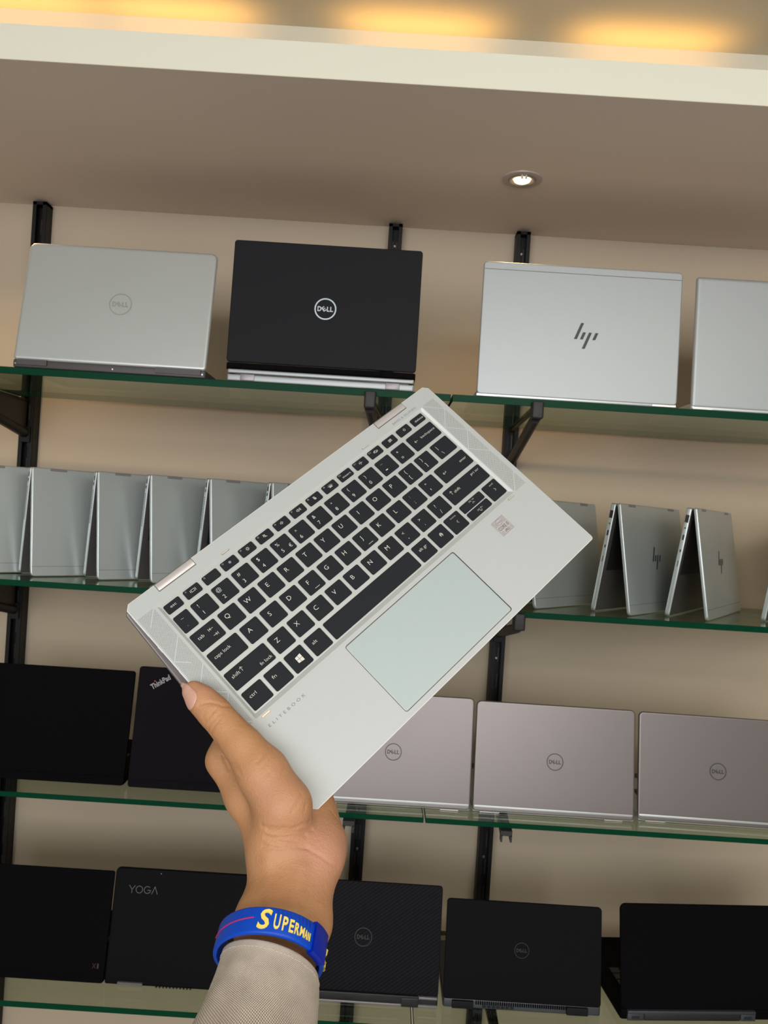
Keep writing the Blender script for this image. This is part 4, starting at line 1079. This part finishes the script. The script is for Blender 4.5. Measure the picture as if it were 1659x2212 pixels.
CREASES = [
    [(-0.1145, 0.5218, -0.1342), (-0.1107, 0.5216, -0.1322), (-0.1064, 0.5218, -0.1315), (-0.1011, 0.5220, -0.1325), (-0.0976, 0.5228, -0.1338), (-0.0948, 0.5264, -0.1343)],
    [(-0.1105, 0.5195, -0.1404), (-0.1088, 0.5189, -0.1384), (-0.1061, 0.5184, -0.1377), (-0.1037, 0.5190, -0.1359)],
    [(-0.1094, 0.5193, -0.1434), (-0.1066, 0.5179, -0.1411), (-0.1043, 0.5181, -0.1379), (-0.1025, 0.5193, -0.1355)],
    [(-0.1066, 0.5203, -0.1500), (-0.1050, 0.5174, -0.1448), (-0.1017, 0.5171, -0.1405), (-0.1000, 0.5184, -0.1377)],
    [(-0.1045, 0.5192, -0.1518), (-0.1025, 0.5163, -0.1460), (-0.0994, 0.5166, -0.1411)],
    [(-0.1035, 0.5193, -0.1535), (-0.0994, 0.5174, -0.1575), (-0.0984, 0.5334, -0.1693), (-0.0959, 0.5309, -0.1733), (-0.0933, 0.5284, -0.1772)],
    [(-0.0959, 0.5311, -0.1729), (-0.0909, 0.5276, -0.1778), (-0.0823, 0.5037, -0.1745)],
    [(-0.0922, 0.5148, -0.1667), (-0.0858, 0.5070, -0.1681), (-0.0793, 0.5006, -0.1716)],
    [(-0.0973, 0.5327, -0.1704), (-0.0870, 0.5075, -0.1654), (-0.0811, 0.5022, -0.1689)],
    [(-0.0657, 0.5127, -0.1549), (-0.0673, 0.5044, -0.1581), (-0.0703, 0.5008, -0.1614)],
    [(-0.0611, 0.5092, -0.1578), (-0.0638, 0.5021, -0.1609), (-0.0664, 0.4987, -0.1643)],
    [(-0.0652, 0.5122, -0.1552), (-0.0663, 0.5051, -0.1578), (-0.0699, 0.5006, -0.1617)],
    [(-0.0567, 0.5107, -0.1603), (-0.0591, 0.5022, -0.1633), (-0.0631, 0.4972, -0.1679)],
    [(-0.0533, 0.5078, -0.1648), (-0.0547, 0.4993, -0.1690)],
    [(-0.0643, 0.4904, -0.1976), (-0.0575, 0.4872, -0.1974), (-0.0495, 0.4869, -0.1972), (-0.0427, 0.4897, -0.1973), (-0.0391, 0.4927, -0.1960), (-0.0348, 0.5007, -0.1970)],
    [(-0.0603, 0.4882, -0.1991), (-0.0538, 0.4867, -0.1995), (-0.0460, 0.4881, -0.1994), (-0.0389, 0.4933, -0.2007), (-0.0331, 0.5008, -0.2024)],
    [(-0.0609, 0.4882, -0.2031), (-0.0527, 0.4866, -0.2026), (-0.0450, 0.4886, -0.2023), (-0.0366, 0.4951, -0.2035)],
    [(-0.0580, 0.4870, -0.2038), (-0.0507, 0.4864, -0.2053), (-0.0420, 0.4890, -0.2072), (-0.0345, 0.4912, -0.2099)],
    [(-0.0622, 0.4875, -0.2087), (-0.0530, 0.4853, -0.2090), (-0.0444, 0.4872, -0.2084), (-0.0349, 0.4908, -0.2102), (-0.0265, 0.4904, -0.2140), (-0.0205, 0.4912, -0.2184), (-0.0156, 0.4955, -0.2218)],
    [(-0.0330, 0.5173, -0.1982), (-0.0310, 0.5115, -0.2000), (-0.0311, 0.5039, -0.2022)],
    [(-0.0242, 0.5263, -0.1981), (-0.0205, 0.5243, -0.2014), (-0.0168, 0.5223, -0.2052)],
    [(-0.0406, 0.4971, -0.1787), (-0.0428, 0.4909, -0.1834), (-0.0458, 0.4880, -0.1870)],
    [(-0.0378, 0.4955, -0.1848), (-0.0386, 0.4929, -0.1893)],
]
TENDONS = [
    [(-0.0365, 0.4825, -0.2180), (-0.0375, 0.4683, -0.2268), (-0.0384, 0.4607, -0.2311)],
    [(-0.0585, 0.4839, -0.2159), (-0.0551, 0.4720, -0.2256), (-0.0523, 0.4612, -0.2302)],
]
NAIL_AT = [(-0.1252, 0.5329, -0.1233), (-0.1210, 0.5270, -0.1276), (-0.1159, 0.5225, -0.1333), (-0.1245, 0.5289, -0.1292), (-0.1163, 0.5272, -0.1252)]
THUMB_AXIS = [(-0.1216, 0.5361, -0.1282), (-0.1144, 0.5330, -0.1335), (-0.1048, 0.5294, -0.1404)]

def hand_field(X):
    k = 0.0050 / 1.6
    acc = np.zeros(len(X))
    for p in HAND_PRIMS:
        a = np.array(p[0:3]); ra = p[3]; b = np.array(p[4:7]); rb = p[7]
        ba = b - a
        h = np.clip(((X - a) @ ba) / (ba @ ba), 0, 1)
        dd = np.linalg.norm(X - a - h[:, None] * ba, axis=1) - (ra + (rb - ra) * h)
        acc += np.exp(-np.minimum(dd, 0.08) / k)
    return -np.log(acc) * k + 0.0016

def seg_dist(X, L):
    best = np.full(len(X), 9.0)
    for a, b in zip(L[:-1], L[1:]):
        a = np.array(a); b = np.array(b); ba = b - a
        h = np.clip(((X - a) @ ba) / (ba @ ba), 0, 1)
        best = np.minimum(best, np.linalg.norm(X - a - h[:, None] * ba, axis=1))
    return best

def surface_nets(lo, hi, st):
    n = [int(math.ceil((hi[i] - lo[i]) / st)) + 1 for i in range(3)]
    ax = [lo[i] + st * np.arange(n[i]) for i in range(3)]
    F = np.full(n, 1.0)
    # coarse pass first, fine values only near the surface
    c = 4
    cx = [a[::c] for a in ax]
    G = np.stack(np.meshgrid(*cx, indexing='ij'), -1).reshape(-1, 3)
    D = hand_field(G).reshape(len(cx[0]), len(cx[1]), len(cx[2]))
    near = np.abs(D) < st * c * 1.6
    sgn = np.where(D < 0, -1.0, 1.0)
    for i, j, k in np.ndindex(D.shape):
        F[i * c:(i + 1) * c, j * c:(j + 1) * c, k * c:(k + 1) * c] = sgn[i, j, k]
    mask = np.zeros(n, bool)
    for i, j, k in np.argwhere(near):
        mask[max(0, i * c - c):(i + 1) * c, max(0, j * c - c):(j + 1) * c, max(0, k * c - c):(k + 1) * c] = True
    idx = np.argwhere(mask)
    X = np.stack([ax[0][idx[:, 0]], ax[1][idx[:, 1]], ax[2][idx[:, 2]]], -1)
    vals = np.concatenate([hand_field(X[s:s + 400000]) for s in range(0, len(X), 400000)])
    F[mask] = vals
    ins = F < 0
    corners = [(i, j, k) for i in (0, 1) for j in (0, 1) for k in (0, 1)]
    cnt = sum(ins[i:n[0] - 1 + i, j:n[1] - 1 + j, k:n[2] - 1 + k].astype(int) for i, j, k in corners)
    cells = np.argwhere((cnt > 0) & (cnt < 8))
    vid = -np.ones([m - 1 for m in n], int); vid[tuple(cells.T)] = np.arange(len(cells))
    acc = np.zeros((len(cells), 3)); num = np.zeros(len(cells))
    for a in range(8):
        for b in range(a + 1, 8):
            ca, cb = corners[a], corners[b]
            if sum(abs(x - y) for x, y in zip(ca, cb)) != 1: continue
            fa = F[cells[:, 0] + ca[0], cells[:, 1] + ca[1], cells[:, 2] + ca[2]]
            fb = F[cells[:, 0] + cb[0], cells[:, 1] + cb[1], cells[:, 2] + cb[2]]
            m = (fa < 0) != (fb < 0)
            t = np.where(m, fa / np.where(fa == fb, 1, fa - fb), 0)
            p = np.array(ca) + t[:, None] * (np.array(cb) - np.array(ca))
            acc[m] += p[m]; num[m] += 1
    V = (cells + acc / num[:, None]) * st + np.array(lo)
    quads = []
    for d in range(3):
        e = [0, 0, 0]; e[d] = 1
        sl0 = [slice(1, m - 1) for m in n]; sl0[d] = slice(0, n[d] - 1)
        sl1 = list(sl0); sl1[d] = slice(1, n[d])
        A = ins[tuple(sl0)]; B = ins[tuple(sl1)]
        off = np.array([s.start for s in sl0])
        u, v = [(1, 2), (2, 0), (0, 1)][d]
        for flip, msk in ((False, A & ~B), (True, ~A & B)):
            q = np.argwhere(msk) + off
            def g(du, dv):
                r = q.copy(); r[:, u] -= du; r[:, v] -= dv
                return vid[r[:, 0], r[:, 1], r[:, 2]]
            Q = np.stack([g(1, 1), g(0, 1), g(0, 0), g(1, 0)], -1)
            quads.append(Q[:, ::-1] if flip else Q)
    return V, np.concatenate(quads)

PERSON_AT = Vector((-0.075, 0.42, ZC - 0.30))
person = empty('person', PERSON_AT)
tag(person, 'person reaching in from below, bare left hand gripping the laptop corner, beige sleeve', 'person')
REL = np.array([-PERSON_AT.x, -PERSON_AT.y, ZC - PERSON_AT.z])

V, Q = surface_nets((-0.165, 0.36, -0.385), (0.075, 0.60, -0.085), 0.00112)
# light smoothing, then creases and tendons pressed into the surface
nv = len(V)
E1 = np.concatenate([Q[:, [0, 1]], Q[:, [1, 2]], Q[:, [2, 3]], Q[:, [3, 0]]])
def smooth(W, lam):
    s_ = np.zeros_like(W); c_ = np.zeros(nv)
    for a, b in ((0, 1), (1, 0)):
        np.add.at(s_, E1[:, a], W[E1[:, b]]); np.add.at(c_, E1[:, a], 1)
    return W + lam * (s_ / np.maximum(c_, 1)[:, None] - W)
for _ in range(4): V = smooth(V, 0.5)
h_ = 0.0008
Nn = np.stack([hand_field(V + np.eye(3)[i] * h_) - hand_field(V - np.eye(3)[i] * h_) for i in range(3)], -1)
Nn /= np.linalg.norm(Nn, axis=1)[:, None] + 1e-9
disp = np.zeros(nv); dark = np.zeros(nv)
for i, L in enumerate(CREASES):
    dist = seg_dist(V, L)
    wd = 0.0009
    dp = {5: 0.0008, 6: 0.0004, 7: 0.0004, 8: 0.0004, 18: 0.0006}.get(i, 0.0009 if 14 <= i <= 17 else (0.00040 if i >= 9 else 0.0007))
    disp -= dp * np.exp(-(dist / wd) ** 2)
for L in TENDONS:
    disp += 0.0011 * np.exp(-(seg_dist(V, L) / 0.0045) ** 2)
disp = np.maximum(disp, -0.0022)
V = V + Nn * disp[:, None]
# pinker palm heel and thumb pad
def blob(c, r): return np.exp(-(np.linalg.norm(V - np.array(c), axis=1) / r) ** 2)
pink = 0.9 * blob((-0.026, 0.500, -0.215), 0.024) + 0.45 * blob((-0.058, 0.490, -0.175), 0.018) + 0.55 * blob((-0.112, 0.527, -0.122), 0.012) 
pink = np.clip(pink, 0, 1)
me = bpy.data.meshes.new('hand_and_forearm')
me.from_pydata([tuple(p) for p in (V + REL)], [], [tuple(int(i) for i in q) for q in Q])
me.materials.append(M['skin'])
me.polygons.foreach_set('use_smooth', [True] * len(me.polygons))
at = me.attributes.new('pinkness', 'FLOAT', 'POINT'); at.data.foreach_set('value', pink.astype(np.float32))
me.update()
hand = bpy.data.objects.new('hand_and_forearm', me); COL.objects.link(hand); hand.parent = person

# thumbnail: a curved plate laid over the thumb end
ta = Vector(THUMB_AXIS[0]); tb = Vector(THUMB_AXIS[1])
nc = Vector(NAIL_AT[1])
ax_ = (tb - ta).normalized()
def on_hand(p, d):
    """slide from p along d until the skin is met"""
    p = np.array(p, float); d = np.array(d, float)
    s_ = 0.0
    for _ in range(40):
        f = hand_field((p + d * s_)[None])[0]
        if f < 5e-5: break
        s_ += f * 0.9
        if s_ > 0.016: break
    return p + d * s_
base_p = ta.lerp(tb, 0.0)
out_ = (nc - (ta + ax_ * (nc - ta).dot(ax_))).normalized()
out_ = (out_ + Vector((-0.55, 0.0, -0.25))).normalized(); out_ = (out_ - ax_ * out_.dot(ax_)).normalized()
sd = ax_.cross(out_).normalized()
def nail_mesh(s0, s1, lift, wid, mb, mi):
    nu, nvv = 12, 12; vs = []; fs = []
    for i in range(nvv + 1):
        s_ = s0 + (s1 - s0) * i / nvv
        t_ = i / nvv
        ww = wid * (1.0 - 0.25 * abs(2 * t_ - 1) ** 4)
        for j in range(nu + 1):
            a = ww * (2 * j / nu - 1)
            dirv = out_ * math.cos(a) + sd * math.sin(a)
            sq = s_ + 0.0022 * (1 - (2 * j / nu - 1) ** 2) * (1 if t_ > 0.5 else -1) * abs(2 * t_ - 1)
            c_ = ta + ax_ * sq
            st_ = c_ + dirv * 0.020
            q = on_hand(st_, -dirv)
            edge = min(1.0, (1 - abs(2 * j / nu - 1)) * 4)
            vs.append(tuple(Vector(q) + dirv * lift * (0.35 + 0.65 * edge) + Vector(REL)))
    for i in range(nvv):
        for j in range(nu):
            a = i * (nu + 1) + j; fs.append((a, a + 1, a + nu + 2, a + nu + 1))
    mb.add(vs, fs, mi, True)
mb = MB(); nail_mesh(-0.0066, 0.0092, 0.00055, 0.82, mb, 0)
nl = mb.build('thumbnail', [M['nail'], M['nailtip']], person, sharp=80)
md = nl.modifiers.new('thickness', 'SOLIDIFY'); md.thickness = 0.0006; md.offset = -1

# ---- sleeve
def ring_pts(c, e1, e2, r1, r2, n=72, wob=0.0, seed=0.0):
    out = []
    for k in range(n):
        a = 2 * PI * k / n
        w_ = 1 + wob * (math.sin(3 * a + seed) * 0.6 + math.sin(5 * a + seed * 2.3) * 0.4)
        out.append(c + e1 * (r1 * math.cos(a) * w_) + e2 * (r2 * math.sin(a) * w_))
    return out
OFF = Vector(REL)
SE1 = Vector((0.955, 0.02, -0.295)).normalized()
SE2 = Vector((0.22, -0.62, 0.75)); SE2 = (SE2 - SE1 * SE2.dot(SE1)).normalized()
FA = Vector((-0.155, -0.70, -0.70)).normalized()
mb = MB(); rings = []; n = 96
SL = [  # centre, half width, half depth
    (Vector((-0.0484, 0.4440, -0.2565)), 0.0277, 0.0300),
    (Vector((-0.0482, 0.4390, -0.2593)), 0.0283, 0.0300),
    (Vector((-0.0479, 0.4290, -0.2619)), 0.0292, 0.0300),
    (Vector((-0.0480, 0.4180, -0.2646)), 0.0300, 0.0300),
    (Vector((-0.0479, 0.4020, -0.2674)), 0.0320, 0.0315),
    (Vector((-0.0472, 0.3760, -0.2689)), 0.0345, 0.0335),
    (Vector((-0.0451, 0.3400, -0.2671)), 0.0385, 0.0370),
    (Vector((-0.0423, 0.2950, -0.2629)), 0.0430, 0.0410),
    (Vector((-0.0384, 0.2450, -0.2585)), 0.0480, 0.0460)]
def sleeve_pt(s_, a, grow=0.0):
    i = min(int(s_), len(SL) - 2); f = s_ - i
    c = SL[i][0].lerp(SL[i + 1][0], f); r1 = SL[i][1] + (SL[i + 1][1] - SL[i][1]) * f; r2 = SL[i][2] + (SL[i + 1][2] - SL[i][2]) * f
    fold = 0.018 * math.sin(3 * a + 0.8 * s_ + 0.4) * min(1, s_ * 0.5) + 0.012 * math.sin(7 * a - 1.3 * s_) * min(1, s_ * 0.4) + 0.006 * math.sin(2 * a + 1)
    r1 = (r1 + grow) * (1 + fold); r2 = (r2 + grow) * (1 + fold)
    return c + SE1 * (r1 * math.cos(a)) + SE2 * (r2 * math.sin(a))
steps = [0, 0.12, 0.3, 0.55, 0.8, 1.1, 1.5, 2, 2.5, 3, 3.5, 4, 4.5, 5, 5.5, 6, 6.5, 7, 7.5, 8]
rings = [[tuple(sleeve_pt(0.35, 2 * PI * k / n, -0.0016) + OFF) for k in range(n)], [tuple(sleeve_pt(0.03, 2 * PI * k / n, -0.0012) + OFF) for k in range(n)],
         [tuple(sleeve_pt(0.0, 2 * PI * k / n, -0.0005) + OFF) for k in range(n)]]
dist = [-0.008, -0.001, 0.0]
acc_ = 0.0
for s_ in steps[1:]:
    rings.append([tuple(sleeve_pt(s_, 2 * PI * k / n, 0.0) + OFF) for k in range(n)])
    dist.append(s_ * 0.013)
mb.loft(rings, 0, True, False)
sl = mb.build('sleeve', M['fabric'], person, sharp=80, label='beige woven shirt cuff')
uvl = sl.data.uv_layers.new(name='UVMap')
for poly in sl.data.polygons:
    for li in poly.loop_indices:
        vi = sl.data.loops[li].vertex_index
        k = vi % n; r_ = vi // n
        u = k / n
        if poly.vertices[1] % n == 0 and k == 0: u = 1.0
        uvl.data[li].uv = (u * 0.19, dist[r_])
mb = MB()
for i in range(78):
    a0 = 2 * PI * i / 78; a1 = a0 + 2 * PI / 78 * 0.62
    p0 = sleeve_pt(0.72 + 0.02 * math.sin(i * 1.7), a0, 0.0001) + OFF; p1 = sleeve_pt(0.72 + 0.02 * math.sin(i * 1.7 + 1), a1, 0.0001) + OFF
    mb.tube([p0, p0.lerp(p1, 0.5) + (p0 - OFF - SL[1][0]).normalized() * 0.00012, p1], 0.00021, 6)
mb.build('stitching', M['thread'], sl, label='cream stitch line along the cuff')

# ---- silicone wristband (a ring of its own around the wrist)
BC = Vector((-0.0495, 0.4515, -0.2519)); BR1, BR2 = 0.0303, 0.0335
BE1 = Vector((0.985, 0.05, -0.165)).normalized()
BE2 = Vector((0.11, -0.60, 0.80)); BE2 = (BE2 - BE1 * BE2.dot(BE1)).normalized()
BN = BE1.cross(BE2).normalized()          # towards the hand or the elbow
if BN.z < 0: BN = -BN
BW = 0.0145
wb = empty('wristband', BC + Vector((0, 0, ZC)))
tag(wb, 'blue silicone wristband with raised yellow lettering, worn on the wrist just above the sleeve', 'wristband')
def bp(a, h, r=0.0):
    """a: angle, h: -1..1 across the band, r: height above its face"""
    rr_ = 1.0
    return BE1 * ((BR1 + r) * math.cos(a)) + BE2 * ((BR2 + r) * math.sin(a)) + BN * (h * BW / 2)
def band_sweep(a0, a1, n, prof, mi=0, closed=False):
    mb = MB(); rings = []
    for k in range(n + (0 if closed else 1)):
        a = a0 + (a1 - a0) * k / n
        rings.append([tuple(bp(a, h, r)) for h, r in prof])
    if closed: rings.append(rings[0])
    mb.loft(rings, mi, True, not closed)
    return mb
pr = [(-1.0, 0.0002), (-0.93, 0.0008), (-0.8, 0.0010), (0.8, 0.0010), (0.93, 0.0008), (1.0, 0.0002), (1.0, -0.0012), (0.9, -0.0016), (-0.9, -0.0016), (-1.0, -0.0012)]
band_sweep(0, 2 * PI, 140, pr, closed=True).build('band', M['band'], wb, sharp=50)
pr2 = [(-1.22, 0.0006), (-1.12, 0.0022), (-1.0, 0.0026), (1.0, 0.0026), (1.08, 0.0022), (1.12, 0.0006), (1.12, -0.0016), (1.0, -0.0022), (-1.1, -0.0022), (-1.22, -0.0016)]
band_sweep(math.radians(23), math.radians(48.5), 14, pr2).build('clasp', M['bandclasp'], wb, sharp=40, label='thicker deep blue clasp')
mb = MB()
for ch, ang, hgt, wd_, up_ in (('S', 103.5, 0.0108, 0.0060, 0.02), ('U', 91.0, 0.0080, 0.0034, -0.06), ('P', 82.8, 0.0074, 0.0028, -0.08), ('E', 76.0, 0.0068, 0.0025, -0.10), ('R', 69.8, 0.0060, 0.0027, -0.14),
                            ('M', 63.8, 0.0050, 0.0027, -0.18), ('A', 58.9, 0.0046, 0.0020, -0.22), ('N', 54.8, 0.0042, 0.0018, -0.26)):
    vs, fs = text_geo(ch, 0.022)
    xs = [v[0] for v in vs]; ys = [v[1] for v in vs]
    x0, x1, y0, y1 = min(xs), max(xs), min(ys), max(ys)
    def mp(v, r): 
        x = (v[0] - (x0 + x1) / 2) / (x1 - x0) * wd_; y = (v[1] - (y0 + y1) / 2) / (y1 - y0) * hgt
        x += y * (0.16 if ch == 'S' else 0.0)
        return tuple(bp(math.radians(ang) - x / BR1, up_ + y / (BW / 2), r))
    mb.add([mp(v, 0.0016) for v in vs], fs)
    # raised sides
    from collections import Counter
    cnt = Counter(); 
    for f in fs:
        for i in range(len(f)): cnt[tuple(sorted((f[i], f[(i + 1) % len(f)])))] += 1
    for (a, b), c_ in cnt.items():
        if c_ == 1: mb.add([mp(vs[a], 0.0009), mp(vs[b], 0.0009), mp(vs[b], 0.0016), mp(vs[a], 0.0016)], [(0, 1, 2, 3)])
mb.build('lettering', M['yellow'], wb, sharp=30, label='raised yellow lettering')
mb = MB()
for i in range(9):
    a = math.radians(93 - i * 4.5)
    q = [(a, 0.86, 0.00125), (a - 0.028, 0.86, 0.00125), (a - 0.052, 0.50 - 0.01 * i, 0.00125), (a - 0.030, 0.50 - 0.01 * i, 0.00125)]
    mb.add([tuple(bp(*p)) for p in q], [(0, 1, 2, 3)])
mb.build('ridge', M['bandridge'], wb, label='small navy ridges')
mb = MB()
mb.tube([bp(math.radians(a), 0.15 - (a - 115) * 0.004, 0.0011) for a in np.linspace(115, 176, 26)], 0.00042, 6)
mb.build('stripe', M['magenta'], wb, label='thin magenta stripe')
mb = MB()
pts = [(9, 0.62), (3, 0.50), (0, 0.1), (4, -0.2), (2, -0.62), (8, -0.80), (11, -0.35)]
mb.tube([bp(math.radians(a - 4), h, 0.0012) for a, h in pts], 0.0010, 8)
mb.build('motif', M['yellow'], wb, label='small raised yellow mark')
